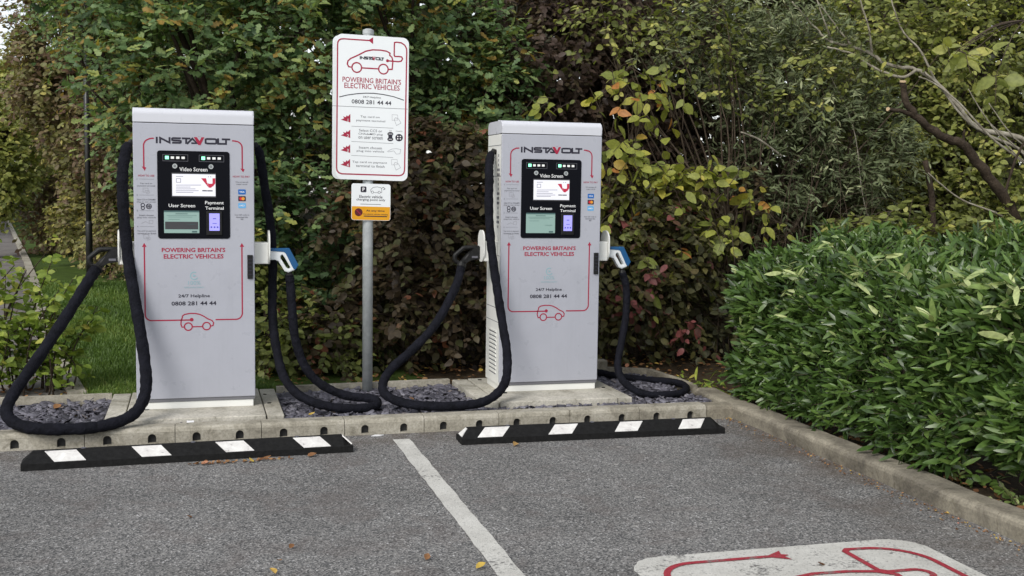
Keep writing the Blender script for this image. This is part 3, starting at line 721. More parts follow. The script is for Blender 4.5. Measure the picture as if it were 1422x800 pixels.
RLp = [(2.484, .329, 1.85), (2.468, .31, 1.80), (2.448, .26, 1.72), (2.436, .2, 1.647), (2.428, .17, 1.443), (2.437, .13, 1.19), (2.462, .05, .891), (2.488, -.02, .644), (2.5, -.1, .452), (2.476, -.18, .289), (2.404, -.24, .202), (2.271, -.29, .146), (2.053, -.31, .134), (1.839, -.28, .142), (1.692, -.2, .171), (1.631, -.1, .229), (1.696, 0, .334), (1.865, .08, .462), (2.048, .16, .631), (2.209, .26, .875), (2.275, .345, 1.035)]
LRp = [(.828, .158, 1.85), (.848, .18, 1.77), (.875, .23, 1.60), (.917, .285, 1.337), (.933, .285, 1.093), (.928, .25, .885), (.922, .16, .72), (.938, .07, .51), (.985, -.03, .313), (1.096, -.12, .193), (1.278, -.18, .134), (1.47, -.17, .115), (1.585, -.11, .120), (1.585, -.02, .145), (1.401, .04, .167), (1.235, .08, .245), (1.13, .1, .369), (1.07, .12, .555), (1.048, .14, .799), (1.040, .16, .93), (1.034, .16, .985)]
RRp = [(3.30, .329, 1.85), (3.304, .40, 1.75), (3.302, .46, 1.3), (3.30, .48, .7), (3.33, .60, .35), (3.45, .86, .155), (3.585, .93, .11), (3.674, .77, .105), (3.832, .625, .1), (4.0, .487, .1), (4.03, .30, .1), (3.916, .06, .1), (3.762, -.03, .1), (3.567, -.02, .11), (3.445, .06, .181), (3.425, .16, .283), (3.475, .24, .432), (3.533, .30, .64), (3.545, .333, .854), (3.510, .333, .975)]
cable('thick black sleeved cable looping left from the left charger onto the kerb, black plug', LLp, .036, 'black', (.048, 0, .124), 1)
cable('black sleeved cable crossing the front of the right charger, black plug at its left side', RLp, .031, 'black', (2.518, .171, .124), 2)
cable('black sleeved cable hanging right of the left charger, blue and white plug', LRp, .030, 'white', (.048, 0, .124), 3)
cable('black sleeved cable coiled on the gravel right of the right charger, blue and white plug', RRp, .027, 'white', (2.518, .171, .124), 4)

# ------------------------------------------------------------------ sign post
sg = thing('sign_post', 'tall white and red charging sign with small amber parking plate on a grey steel pole', 'sign', (1.645, .69, .05))
bm = bmesh.new(); tube(bm, [(0, 0, 0), (0, 0, 2.64)], .038, 20); finish(bm, 'pole', 'galv', sg, smooth=True)
bm = bmesh.new(); tube(bm, [(0, 0, 2.635), (0, 0, 2.665), (0, 0, 2.675)], [.041, .041, .02], 20); finish(bm, 'pole_cap', 'galv', sg)
SW, SH = .527, 1.035
def signmap(y):
    # panel local (u right, v up from its bottom left) tilted a little clockwise
    a = -.017; ca, sa = math.cos(a), math.sin(a)
    x0, z0 = 1.402-1.645, 1.640-.05
    return lambda u, v, l=0: (x0+u*ca-v*sa*.3, y-l, z0+u*sa+v*ca)
def panel(name, m, poly, y0, y1, parent, fn=signmap):
    bm = bmesh.new(); f0, f1 = fn(y0), fn(y1)
    prism(bm, poly, lambda u, v: f0(u, v), lambda u, v: f1(u, v)); return finish(bm, name, m, parent)
fp = panel('sign_panel', 'sign_white', rrect(0, SW, 0, SH, .045, 8), -.040, -.052, sg)
rp = panel('rear_sign_panel', 'sign_white', rrect(-.012, SW-.012, 0, SH, .045, 8), .046, .060, sg)
for z in (1.8, 2.45):
    bm = bmesh.new(); box(bm, -.06, .06, -.0405, .046, z, z+.03, .003); finish(bm, 'pole_clip', 'galv', sg)
def uv(px, py):
    s_ = .069-.041*(py-47)/206; t_ = (py-s_*(px-465)-47)/200.5
    return ((px-465)/191.5, SH-t_)
def Z3(x, y): return uv(440+x/5.333, 30+y/5.333)
def Z4(x, y): return uv(440+x/4.706, 150+y/4.706)
d = Decal(); w = .0095
fl = [Z3(395, 146), Z3(190, 132)]+[Z3(*p) for p in ((170, 133), (155, 140), (146, 155), (144, 175))]
bl = [Z4(125, 415), Z4(128, 435), Z4(140, 450), Z4(160, 457)]; br = [Z4(535, 467), Z4(553, 463), Z4(566, 452), Z4(572, 430)]
rt = [Z3(655, 230), Z3(653, 205), Z3(640, 180), Z3(615, 163), Z3(580, 157), Z3(563, 160), Z3(562, 180), Z3(561, 255), Z3(566, 264), Z3(600, 265), Z3(617, 268), Z3(624, 282), Z3(615, 299), Z3(595, 304), Z3(512, 297)]
d.line(fl+bl+br+rt, w); d.poly([Z3(368, 143), Z3(404, 120), Z3(404, 172)]); d.poly(circ(*Z3(512, 297), .011, 14))
d.line([Z3(*p) for p in ((248, 346), (226, 342), (216, 322), (220, 298), (240, 280), (300, 252), (350, 225), (400, 215), (460, 217), (505, 225), (530, 240), (528, 255), (545, 272), (552, 300), (547, 362), (520, 362))], .0095)
d.line([Z3(322, 351), Z3(445, 358)], .0095)
d.ring(*Z3(285, 348), .0345, .0095); d.ring(*Z3(482, 360), .0345, .0095)
d.text("POWERING BRITAIN'S", *Z3(398, 447), .425, .038, .012); d.text('ELECTRIC VEHICLES', *Z3(400, 493), .402, .038, .012)
for k, y in enumerate((85, 190, 290, 388)):
    d.poly([Z4(*p) for p in ((150, y+7), (172, y-3), (165, y-16), (182, y-10), (190, y-24), (196, y-15), (212, y-32), (212, y+25))])
d.build('red_artwork', 'ink_red', signmap(-.0528), fp)
d = Decal()
d.line([Z3(*p) for p in ((158, 571), (220, 556), (290, 546), (350, 542), (410, 543), (480, 551), (560, 568), (638, 595))], .006)
d.text('0808 281 44 44', *Z3(396, 611), .288, .030, .010); d.text('24/7 Helpline', *Z3(398, 575), .13, .016, .004)
dk, rd = d, Decal(); a, b = Z3(308, 283), Z3(486, 296)
insta_logo(dk, rd, a[0], b[0], b[1], b[1]+.022)
for (x, y) in ((475, 187), (475, 222)): d.poly([Z4(x+20*math.cos(t), y+14*math.sin(t)) for t in [k*.628 for k in range(10)]])
d.poly([Z4(*p) for p in ((462, 196), (488, 196), (488, 212), (462, 212))])
d.poly([Z4(533+25*math.cos(k*.393), 211+25*math.sin(k*.393)) for k in range(16)])
d.build('black_lettering', 'ink_black', signmap(-.0529), fp); rd.build('logo_wedge', 'ink_red', signmap(-.0534), fp)
d = Decal()
for dx, dy in ((-9, -8), (9, -8), (-9, 8), (9, 8)): d.poly([Z4(533+dx+5*math.cos(k*.785), 211+dy+5*math.sin(k*.785)) for k in range(8)])
d.line([Z4(462, 187), Z4(488, 187)], .004); d.line([Z4(464, 222), Z4(486, 222)], .004)
for k, y in enumerate((95, 200, 299, 397)): d.text(str(k+1), *Z4(197, y), None, .022, .01)
d.build('white_numeral', 'ink_white', signmap(-.0535), fp)
d = Decal()
for (s_, x, y, wd) in (('Tap card on', 340, 74, 126), ('payment terminal', 345, 100, 190), ('Select CCS or', 345, 165, 152), ('CHAdeMO plug', 345, 190, 160), ('on user screen', 345, 214, 160), ('Insert chosen', 345, 280, 150), ('plug into vehicle', 345, 305, 180), ('Tap card on payment', 341, 380, 228), ('terminal to finish', 345, 404, 188)):
    d.text(s_, *Z4(x, y), wd/4.706/191.5, .0185, .004)
for y in (30+(640-30)/5.333,): d.line([Z3(105, 638), Z3(668, 662)], .0028)
for y in (135, 238, 332): d.line([Z4(220, y), Z4(495, y+13)], .0022)
d.text('CCS', *Z4(475, 165), None, .008); d.text('CHAdeMO', *Z4(533, 168), .05, .008)
d.build('grey_lettering', 'ink_grey', signmap(-.0527), fp)
d = Decal()
for y in (95, 395):
    d.line([Z4(*p) for p in ((485, y-38), (522, y-36), (524, y-2), (486, y))], .002, True); d.line([Z4(*p) for p in ((500, y-5), (515, y+35), (545, y+18), (530, y-8), (508, y-18))], .0025, True)
d.line([Z4(*p) for p in ((455, 305), (485, 288), (515, 285), (545, 290), (540, 320), (515, 322), (500, 300), (460, 308))], .0025)
d.build('hand_icon', 'ink_pale', signmap(-.0527), fp)
# small parking plate below
def plmap(y):
    a = -.017; ca, sa = math.cos(a), math.sin(a); x0, z0 = 1.518-1.645, 1.345-.05
    return lambda u, v, l=0: (x0+u*ca-v*sa*.3, y-l, z0+u*sa+v*ca)
sp = panel('parking_plate', 'sign_white', rrect(0, .285, 0, .266, .018, 6), -.040, -.048, sg, plmap)
d = Decal(); d.poly([(.003, .10)]+arc(.018, .018, .0155, 180, 270, 5)+arc(.267, .018, .0155, 270, 360, 5)+[(.2825, .10)])
d.build('amber_band', 'sign_yellow', plmap(-.0486), sp)
d = Decal(); d.text('Electric vehicle', .141, .172, .170, .021, .012); d.text('charging point only', .141, .148, .212, .021, .012); d.line([(.065, .117), (.215, .117)], .003)
d.poly(rrect(.066, .108, .203, .245, .007)); d.build('plate_lettering', 'ink_black', plmap(-.0487), sp)
d = Decal(); d.text('P', .0875, .224, None, .026, .03); d.build('plate_numeral', 'ink_white', plmap(-.0493), sp)
d = Decal()
def C(x, y): return (.138+(x-458)/120*.105, .199+(415-y)/60*.05)
d.line([C(*p) for p in ((462, 405), (458, 388), (480, 365), (515, 360), (545, 366), (552, 385), (552, 408), (540, 410))], .0028); d.line([C(484, 410), C(520, 411)], .0028); d.ring(*C(474, 407), .0085, .003, 12); d.ring(*C(531, 407), .0085, .003, 12); d.line([C(550, 372), C(565, 362), C(580, 375), C(565, 385)], .004)
d.build('car_icon', 'ink_grey', plmap(-.0487), sp)
d = Decal(); d.text('At any time', .175, .069, .135, .019, .015); d.text('Not electric vehicles charging', .176, .044, .18, .012, .01); d.text('Vehicles may be charged a fee', .176, .030, .175, .012, .01) if 0 else d.line([(.09, .030), (.262, .030)], .007)
d.build('amber_lettering', 'ink_black', plmap(-.0492), sp)
d = Decal(); d.poly(circ(.052, .057, .029, 24)); d.build('no_waiting_symbol', 'ink_maroon', plmap(-.0492), sp) if 'ink_maroon' in MAT else None
MAT['ink_maroon'] = mat('ink_maroon', (.09, .006, .012), .5)
nw = d.build('no_waiting_symbol', 'ink_maroon', plmap(-.0492), sp)
d = Decal(); d.line([(.035, .074), (.069, .040)], .006); d.build('symbol_bar', 'ink_red', plmap(-.0497), nw)

# ------------------------------------------------------------------ wheel stops
def wheel_stop(loc, rz, length, pads, skew, ends, label):
    t = thing('wheel_stop', label, 'wheel stop', loc, rz, 'rubber wheel stops')
    bm = bmesh.new(); ch_ = .055
    prof = [(0, 0), (0, .038), (.095, .088), (.115, .090), (.135, .085), (.175, .035), (.175, 0)]
    rings = []
    for k, x in enumerate((0, ch_, length-ch_, length)):
        s_ = .0 if k in (1, 2) else 1.0
        rings.append([bm.verts.new((x, y, z if z < .05 or not s_ else .040)) for y, z in prof])
    n = len(prof)
    for i in range(3):
        for j in range(n): bm.faces.new((rings[i][j], rings[i][(j+1) % n], rings[i+1][(j+1) % n], rings[i+1][j]))
    bm.faces.new(rings[0]); bm.faces.new(rings[-1][::-1])
    finish(bm, 'rubber_body', 'rubber', t)
    for q in (.32, .5*length, length-.32):
        b2 = bmesh.new(); tube(b2, [(q, .112, .080), (q, .112, .0915)], .014, 10); finish(b2, 'fixing_bolt', 'ink_grey', t)
    sl = (.088-.038)/.095
    def on(x, y): return (x, y, .038+sl*y+.0022)
    for c, w_ in pads:
        bm = bmesh.new(); y0, y1 = .008, .090
        pts = [(c-w_/2+skew/2, y0), (c+w_/2+skew/2, y0), (c+w_/2-skew/2, y1), (c-w_/2-skew/2, y1)]
        prism(bm, pts, lambda x, y: on(x, y), lambda x, y: (x, y, .038+sl*y-.002)); finish(bm, 'reflective_pad', 'reflector', t)
    for e in ends:
        bm = bmesh.new(); s_ = 1 if e == 0 else -1; X0 = 0 if e == 0 else length
        f = lambda u, v: Vector((X0+s_*ch_*u, .0+.095*v, .040+.048*u*1.0))
        pts = [(.10, .25), (.93, .9), (.93, 1.2), (.10, 1.3)]
        a = [bm.verts.new(f(*p)+Vector((-s_*.0026, 0, .003))) for p in pts]; b = [bm.verts.new(f(*p)+Vector((s_*.002, 0, -.002))) for p in pts]
        bm.faces.new(a); bm.faces.new(b[::-1])
        for i in range(4): bm.faces.new((a[i], b[i], b[(i+1) % 4], a[(i+1) % 4]))
        finish(bm, 'end_pad', 'reflector', t)
    return t
wheel_stop((-.515, -1.0, 0), math.atan2(.072, 1.84), 1.84, [(.228, .165), (.688, .16), (1.152, .16), (1.60, .16)], .055, (1,), 'black rubber wheel stop with white pads in front of the left charger')
wheel_stop((2.001, -.885, 0), math.atan2(-.035, 1.77), 1.77, [(.215, .16), (.672, .155), (1.115, .155), (1.553, .155)], -.065, (0,), 'black rubber wheel stop with white pads in front of the right charger')

# ------------------------------------------------------------------ road markings
def flat(z): return lambda u, v, l: (u, v, z+l)
def wob(pts, a, seed):
    r_ = random.Random(seed); return [(x+r_.uniform(-a, a), y+r_.uniform(-a, a)) for x, y in pts]
d = Decal()
N = 60; ys_ = [-.654-k*(6.2/N) for k in range(N+1)]
r_ = random.Random(3)
le = [(1.610+r_.uniform(-.004, .004), y) for y in ys_]; re_ = [(1.716+r_.uniform(-.004, .004), y) for y in ys_]
for k in range(N): 
    b = len(d.v); d.v += [(*le[k], 0), (*le[k+1], 0), (*re_[k+1], 0), (*re_[k], 0)]; d.f.append([b, b+1, b+2, b+3])
tag(d.build('bay_line', 'road_white', flat(.004)), kind='structure')
# painted charging badge in the bay: white panel with the red car and cable
MX0, MX1, MY1 = 2.18, 3.595, -3.165
d = Decal(); d.poly(wob(rrect(MX0, MX1, MY1-2.75, MY1, .17, 12), .004, 5))
mk = tag(d.build('bay_marking', 'road_white', flat(.004)), 'white painted badge with red car outline on the asphalt', 'road marking', kind='structure')
def K(u, t): return (MX0+u/SW*(MX1-MX0), MY1-t*2.65)   # sign art scaled to the ground, u across, t down
def KZ3(x, y):
    u, v = Z3(x, y); return K(u, (SH-v)*1.0)
d = Decal(); w = .029
f2 = [(2.86, MY1-.115), (2.45, MY1-.115)]+arc(2.45, MY1-.285, .17, 90, 180, 8)+[(2.28, MY1-2.45)]+arc(2.45, MY1-2.45, .17, 180, 270, 8)+arc(3.33, MY1-2.45, .17, 270, 360, 8)+[(3.50, MY1-.40)]+arc(3.28, MY1-.33, .22, 0, 90, 8)+[(3.21, MY1-.105), (3.185, MY1-.13), (3.185, MY1-.38), (3.22, MY1-.41), (3.33, MY1-.41)]+arc(3.33, MY1-.465, .055, 90, -90, 8)+[(3.05, MY1-.52)]
d.line(f2, w); d.poly([(2.80, MY1-.115), (2.90, MY1-.055), (2.885, MY1-.10), (2.915, MY1-.115), (2.885, MY1-.13), (2.90, MY1-.175)]); d.poly(circ(3.05, MY1-.52, .033, 14))
cx = lambda x, y: (2.19+(x-130)/542*1.41, MY1-.36-(y-215)/150*.52)
d.line([cx(*p) for p in ((248, 346), (226, 342), (216, 322), (220, 298), (240, 280), (300, 252), (350, 225), (400, 215), (460, 217), (505, 225), (530, 240), (528, 255), (545, 272), (552, 300), (547, 362), (520, 362))], w)
d.line([cx(322, 354), cx(445, 354)], w); d.ring(*cx(285, 354), .095, w); d.ring(*cx(482, 354), .095, w)
d.build('red_artwork', 'road_red', flat(.0075), mk)

#VEGETATION
# ------------------------------------------------------------------ vegetation
def unit(v): return v/(np.linalg.norm(v, axis=-1, keepdims=True)+1e-9)
LEAF = {  # stations along the midrib, half widths
    'oak': ([0, .12, .24, .36, .50, .62, .76, .88, 1], [.02, .10, .17, .10, .27, .15, .28, .17, .03]),
    'ovate': ([0, .18, .5, .8, 1], [.03, .26, .33, .19, .02]),
    'round': ([0, .2, .55, .85, 1], [.05, .36, .44, .28, .04]),
    'narrow': ([0, .35, .75, 1], [.03, .12, .10, .01]),
    'lance': ([0, .22, .55, .85, 1], [.025, .095, .125, .075, .01]),
    'blob': ([0, .4, .8, 1], [.08, .36, .28, .05]),
}
def leaves(kind, P, D, Nn, S, tint, rng, fold=.22, curl=.22):
    """one small folded blade per leaf; P base points, D directions, Nn normals, S lengths"""
    ts, hw = LEAF[kind]; k = len(ts)
    T = []
    for t_, h in zip(ts, hw): T += [(t_, h, 0), (t_, 0, 1), (t_, -h, 0)]
    T = np.array(T)
    D = unit(D); Y = unit(np.cross(Nn, D)); Z = np.cross(D, Y); n = len(P)
    fo = rng.uniform(-.2, 1.6, n)*fold; cu = rng.normal(curl, .15, n); wd = rng.uniform(.8, 1.2, n)
    x = T[:, 0][None]*np.ones((n, 1)); y = T[:, 1][None]*wd[:, None]
    z = np.abs(y)*fo[:, None]-cu[:, None]*(x**2)*.6
    V = P[:, None]+S[:, None, None]*(x[..., None]*D[:, None]+y[..., None]*Y[:, None]+z[..., None]*Z[:, None])
    q = []
    for i in range(k-1):
        a = 3*i; b = 3*(i+1)
        q += [(a, a+1, b+1, b), (a+1, a+2, b+2, b+1)]
    F = (np.arange(n)[:, None, None]*(3*k)+np.array(q)[None]).reshape(-1, 4)
    return V.reshape(-1, 3), F, np.repeat(np.clip(tint, 0, 1), 3*k)
def thin_tubes(A, B, C, r0, r1):
    """three-sided twigs through A, B, C"""
    n = len(A); pts = [A, B, C]; rr = [r0, (r0+r1)/2, r1]; V = []
    d = unit(C-A); u = unit(np.cross(d, np.array([.3, .2, 1.0]))); w = np.cross(d, u)
    for p, r in zip(pts, rr):
        r = np.broadcast_to(r, n)[:, None]
        for k in range(3):
            a = 2*math.pi*k/3; V.append(p+(u*math.cos(a)+w*math.sin(a))*r)
    V = np.stack(V, 1)
    q = []
    for i in range(2):
        for k in range(3): q.append((3*i+k, 3*i+(k+1) % 3, 3*i+3+(k+1) % 3, 3*i+3+k))
    return V.reshape(-1, 3), (np.arange(n)[:, None, None]*9+np.array(q)[None]).reshape(-1, 4)
def lobe_points(rng, c, r, n, shell=.55):
    v = unit(rng.normal(size=(n, 3)))
    f = np.zeros(n)
    for k in range(5):
        d = unit(rng.normal(size=3)); f += .10*np.cos(v@d*rng.uniform(3, 6)+rng.uniform(0, 6))
    rad = (shell+(1-shell)*rng.uniform(0, 1, n)**.6)*(1+f)
    return np.array(c)+v*np.array(r)*rad[:, None], v
class Veg:
    def __init__(s, seed): s.rng = np.random.default_rng(seed); s.V = []; s.F = []; s.T = []; s.tw = []; s.n = 0; s.tips = []; s.wv = []; s.wf = []; s.wn = 0
    def add(s, r):
        s.V.append(r[0]); s.F.append(r[1]+s.n); s.T.append(r[2]); s.n += len(r[0])
    def addw(s, r):
        s.wv.append(r[0]); s.wf.append(r[1]+s.wn); s.wn += len(r[0])
    def sprays(s, kind, C0, D, L, per, size, bias=None, up=.9, droop=.25, spread=.9, twig=.0025, clump=.16, njit=.45, face=None, szjit=.42, fold=.22, curl=.22):
        rng = s.rng; n = len(C0); D = unit(D); L = L*rng.uniform(.7, 1.3, n)
        end = C0+D*L[:, None]; end[:, 2] -= droop*L; mid = (C0+end)/2; mid[:, 2] += droop*.35*L
        if twig: s.addw(thin_tubes(C0, mid, end, twig, twig*.5))
        t = (np.arange(per)+.6)/per
        t = np.clip(t[None]+rng.normal(0, .5/per, (n, per)), .02, 1)
        P = (C0[:, None]*(1-t[..., None])**2+2*mid[:, None]*(t*(1-t))[..., None]*1.0+end[:, None]*(t**2)[..., None])
        side = np.where((np.arange(per) % 2) == 0, 1.0, -1.0)[None, :, None]
        ax = unit(np.cross(D, np.array([0, 0, 1.0])))[:, None]
        dirs = unit(D[:, None]*(1-spread*.5)+side*ax*spread+rng.normal(0, .35, (n, per, 3))-np.array([0, 0, droop*.8]))
        nn = np.array([0, 0, up])+rng.normal(0, njit, (n, per, 3))
        if face is not None: nn = nn+np.array(face)
        b = (bias if bias is not None else np.full(n, .5))
        tint = (b+rng.normal(0, clump, n))[:, None]+rng.normal(0, .13, (n, per))
        S = size*rng.uniform(1-szjit, 1+szjit, (n, per))
        s.add(leaves(kind, P.reshape(-1, 3), dirs.reshape(-1, 3), nn.reshape(-1, 3), S.ravel(), tint.ravel(), rng, fold, curl))
        s.tips.append(C0)
    def lobe(s, kind, c, r, n, L=.3, per=9, size=.07, bias=.5, shell=.5, outd=.7, upd=.25, **kw):
        P, v = lobe_points(s.rng, c, r, n, shell)
        D = v*outd+s.rng.normal(0, .5, (n, 3))+np.array([0, 0, upd])
        b = np.full(n, bias) if np.isscalar(bias) else bias
        ok = P[:, 2] > .12
        kw.setdefault('face', (v[ok]*.55)[:, None]+np.array([-.05, -.35, 0]))
        s.sprays(kind, P[ok]-unit(D[ok])*L*.5, D[ok], L, per, size, b[ok], **kw)
    def foliage(s, name, m, parent, o):
        ob = quad_mesh(name, np.concatenate(s.V)-np.array(o), np.concatenate(s.F), m, np.concatenate(s.T), parent); return ob
    def twigs(s, name, m, parent, o):
        if s.wv: return quad_mesh(name, np.concatenate(s.wv)-np.array(o), np.concatenate(s.wf), m, None, parent)
def trunk_mesh(base, limbs, r0, seed, parent, m='bark', stem_h=1.2, name='trunk', lean=(0, 0)):
    """tapered trunk with wandering limbs reaching up into the crown"""
    rr = random.Random(seed); bm = bmesh.new(); o = Vector(base)
    top = Vector((lean[0], lean[1], stem_h))
    n = 8; P = [Vector((top.x*(k/n)+rr.uniform(-.02, .02), top.y*(k/n)+rr.uniform(-.02, .02), top.z*k/n)) for k in range(n+1)]
    tube(bm, P, [r0*(1.35 if k == 0 else 1-.35*k/n) for k in range(n+1)], 9)
    for q in limbs:
        q = Vector(q)-o; st = P[rr.randint(n//2, n)]
        m1 = st.lerp(q, .35)+Vector((rr.uniform(-.12, .12), rr.uniform(-.12, .12), rr.uniform(.05, .25))); m2 = st.lerp(q, .7)+Vector((rr.uniform(-.15, .15), rr.uniform(-.15, .15), rr.uniform(.0, .15)))
        pp = smooth_path([st, m1, m2, q], 4); k = len(pp)
        tube(bm, pp, [r0*.6*(1-.88*i/(k-1)) for i in range(k)], 6)
    return finish(bm, name, m, parent, smooth=True)
def plant(name, label, cat, base, veg, leafm, trunk=None, twigm='twig', group=None, extra=None):
    t = thing(name, label, cat, base, 0, group)
    veg.foliage('crown' if trunk else 'foliage', leafm, t, base)
    veg.twigs('twigs', twigm, t, base)
    if trunk:
        pts = np.concatenate(veg.tips); rr = np.random.default_rng(trunk.get('seed', 1)); pts = pts[rr.choice(len(pts), min(trunk.get('limbs', 14), len(pts)), False)]
        trunk_mesh(base, pts, trunk['r'], trunk.get('seed', 1), t, trunk.get('m', 'bark'), trunk.get('h', 1.2))
    return t
TG = 'leafy trees and shrubs crowding behind the chargers'
# dense green oak behind the left charger and sign
v = Veg(11)
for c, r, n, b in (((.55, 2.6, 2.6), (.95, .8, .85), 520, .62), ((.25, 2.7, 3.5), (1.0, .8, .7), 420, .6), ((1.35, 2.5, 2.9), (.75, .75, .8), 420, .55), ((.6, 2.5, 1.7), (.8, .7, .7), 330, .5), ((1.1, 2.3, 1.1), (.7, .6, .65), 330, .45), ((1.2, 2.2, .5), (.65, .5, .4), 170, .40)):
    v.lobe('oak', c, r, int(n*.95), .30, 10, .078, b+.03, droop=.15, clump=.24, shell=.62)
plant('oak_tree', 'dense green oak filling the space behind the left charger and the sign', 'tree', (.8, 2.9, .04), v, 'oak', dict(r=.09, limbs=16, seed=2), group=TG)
v = Veg(12)
for c, r, n, b in (((2.5, 2.9, 2.9), (.85, .8, .75), 430, .58), ((2.05, 2.7, 3.4), (.8, .7, .6), 300, .55), ((3.05, 2.7, 2.5), (.45, .5, .55), 170, .66), ((2.3, 2.8, 2.1), (.6, .6, .6), 230, .42)):
    v.lobe('oak', c, r, int(n*.95), .30, 10, .078, b+.03, droop=.15, clump=.24, shell=.62)
plant('oak_tree', 'second green oak, its branches ending above the right charger', 'tree', (2.5, 3.3, .04), v, 'oak', dict(r=.08, limbs=14, seed=3), group=TG)
# brown leaved shrub between sign and right charger
v = Veg(13)
for c, r, n, b in (((2.05, 1.95, 1.3), (.65, .6, .7), 330, .45), ((2.5, 2.2, 1.8), (.6, .6, .5), 240, .5), ((2.2, 1.8, .65), (.75, .55, .5), 300, .40), ((1.5, 1.75, .45), (.5, .45, .4), 160, .62), ((2.9, 2.0, .9), (.55, .5, .8), 240, .4)):
    v.lobe('ovate', c, r, int(n*1.15), .28, 9, .064, b+.08, droop=.5, clump=.24)
plant('brown_shrub', 'dull brown autumn shrub between the sign pole and the right charger', 'shrub', (2.2, 2.0, .04), v, 'brown', dict(r=.03, limbs=18, seed=4, h=.4, m='brown_bark'), group=TG)
v = Veg(33)
for c, r, n, b in (((.95, 1.75, .45), (.5, .4, .42), 150, .5), ((.75, 2.0, 1.0), (.4, .4, .45), 110, .55), ((1.35, 1.5, .3), (.5, .3, .25), 90, .35)):
    v.lobe('ovate', c, r, n, .24, 8, .06, b, droop=.35)
plant('low_shrub', 'low olive green shrub behind the two hanging cable loops', 'shrub', (.95, 1.8, .04), v, 'ygreen', dict(r=.02, limbs=10, seed=24, h=.25), group=TG)
# dark purple trees over the right charger
v = Veg(14)
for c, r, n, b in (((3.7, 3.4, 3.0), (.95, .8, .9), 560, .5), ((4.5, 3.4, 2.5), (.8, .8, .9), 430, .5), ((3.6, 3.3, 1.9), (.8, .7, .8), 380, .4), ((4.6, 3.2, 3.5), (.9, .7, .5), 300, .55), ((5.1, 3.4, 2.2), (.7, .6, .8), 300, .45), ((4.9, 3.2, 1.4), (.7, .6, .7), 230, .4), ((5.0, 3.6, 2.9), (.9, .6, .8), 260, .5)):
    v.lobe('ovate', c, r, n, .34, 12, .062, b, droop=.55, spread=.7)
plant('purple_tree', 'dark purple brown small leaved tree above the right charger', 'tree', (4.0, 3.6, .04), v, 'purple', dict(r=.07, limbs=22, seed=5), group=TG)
# hazel with sparse yellow green leaves
v = Veg(15); rg = v.rng
for c, r, n, b, pr in (((4.0, 1.75, 1.85), (.45, .3, .36), 25, .62, 5), ((4.55, 1.75, 1.75), (.42, .3, .28), 24, .6, 5), ((4.25, 1.9, 2.5), (.6, .3, .36), 20, .58, 4), ((3.75, 1.7, 1.5), (.22, .3, .3), 14, .55, 5), ((4.7, 1.7, 1.35), (.35, .3, .22), 16, .62, 4), ((3.55, 1.8, 2.35), (.35, .2, .16), 5, .6, 3), ((5.2, 1.7, 1.55), (.4, .3, .3), 13, .7, 4), ((4.75, 1.6, 1.75), (.45, .25, .26), 10, .62, 5), ((4.9, 1.6, 1.25), (.5, .25, .25), 8, .55, 4), ((4.2, 1.6, 1.15), (.3, .25, .2), 9, .5, 4)):
    v.lobe('ovate', c, r, int(n*1.15), .34, pr, .098, b, droop=.7, spread=.8, up=.5, face=(-.1, -.55, 0), twig=.004, shell=.1, outd=.6)
plant('hazel_bush', 'hazel with big drooping yellow green leaves right of the right charger', 'bush', (4.3, 2.2, .04), v, 'hazel', dict(r=.028, limbs=26, seed=6, h=.5, m='twig'), group=TG)
# dogwood low at the back right with red leaves
v = Veg(16)
for c, r, n, b in (((3.9, 1.9, .9), (.5, .45, .65), 210, .50), ((4.35, 1.75, .8), (.5, .45, .6), 220, .5), ((4.7, 1.9, 1.2), (.5, .5, .5), 190, .45), ((4.2, 1.9, 1.45), (.6, .5, .4), 170, .48), ((4.9, 1.9, .6), (.4, .4, .5), 120, .3)):
    v.lobe('ovate', c, r, int(n*.95), .28, 8, .068, b, droop=.6, clump=.2)
for c, r, n in (((4.2, 1.3, .95), (.16, .12, .12), 6), ((4.45, 1.2, .42), (.16, .12, .14), 8), ((4.05, 1.3, .62), (.08, .1, .1), 3), ((3.72, 1.5, 1.4), (.05, .1, .05), 2)):
    v.lobe('ovate', c, r, n, .12, 4, .07, .97, droop=.8, shell=.1, clump=.02)
plant('dogwood_bush', 'dark dogwood with a few pink red leaves behind the coiled cable', 'bush', (4.3, 2.0, .04), v, 'dogwood', dict(r=.025, limbs=22, seed=7, h=.4, m='brown_bark'), group=TG)
# grey green narrow leaved shrub
v = Veg(17)
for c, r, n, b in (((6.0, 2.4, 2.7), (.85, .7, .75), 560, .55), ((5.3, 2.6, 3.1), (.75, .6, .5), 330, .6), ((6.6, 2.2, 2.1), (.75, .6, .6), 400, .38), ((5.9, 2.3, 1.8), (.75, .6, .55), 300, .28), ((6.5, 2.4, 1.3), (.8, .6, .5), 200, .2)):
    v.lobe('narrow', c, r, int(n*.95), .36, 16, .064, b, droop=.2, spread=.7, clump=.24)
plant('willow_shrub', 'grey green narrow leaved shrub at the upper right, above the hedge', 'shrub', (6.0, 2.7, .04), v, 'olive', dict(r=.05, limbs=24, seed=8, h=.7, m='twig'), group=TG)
v = Veg(35)
for c, r, n, b in (((4.9, 2.0, 3.0), (.9, .4, .5), 110, .55), ((5.7, 1.95, 2.5), (.8, .35, .35), 50, .5), ((6.4, 1.7, 2.9), (.7, .35, .5), 80, .6), ((4.1, 2.3, 3.2), (.6, .4, .4), 70, .5)):
    v.lobe('ovate', c, r, n, .34, 6, .058, b, droop=.5, clump=.22, twig=.003, shell=.2)
plant('climbing_shrub', 'loose mid green leaves threaded through the grey green shrub, top right of centre', 'shrub', (5.4, 2.2, .04), v, 'ygreen', dict(r=.025, limbs=22, seed=35, h=.6, m='twig'), group=TG)
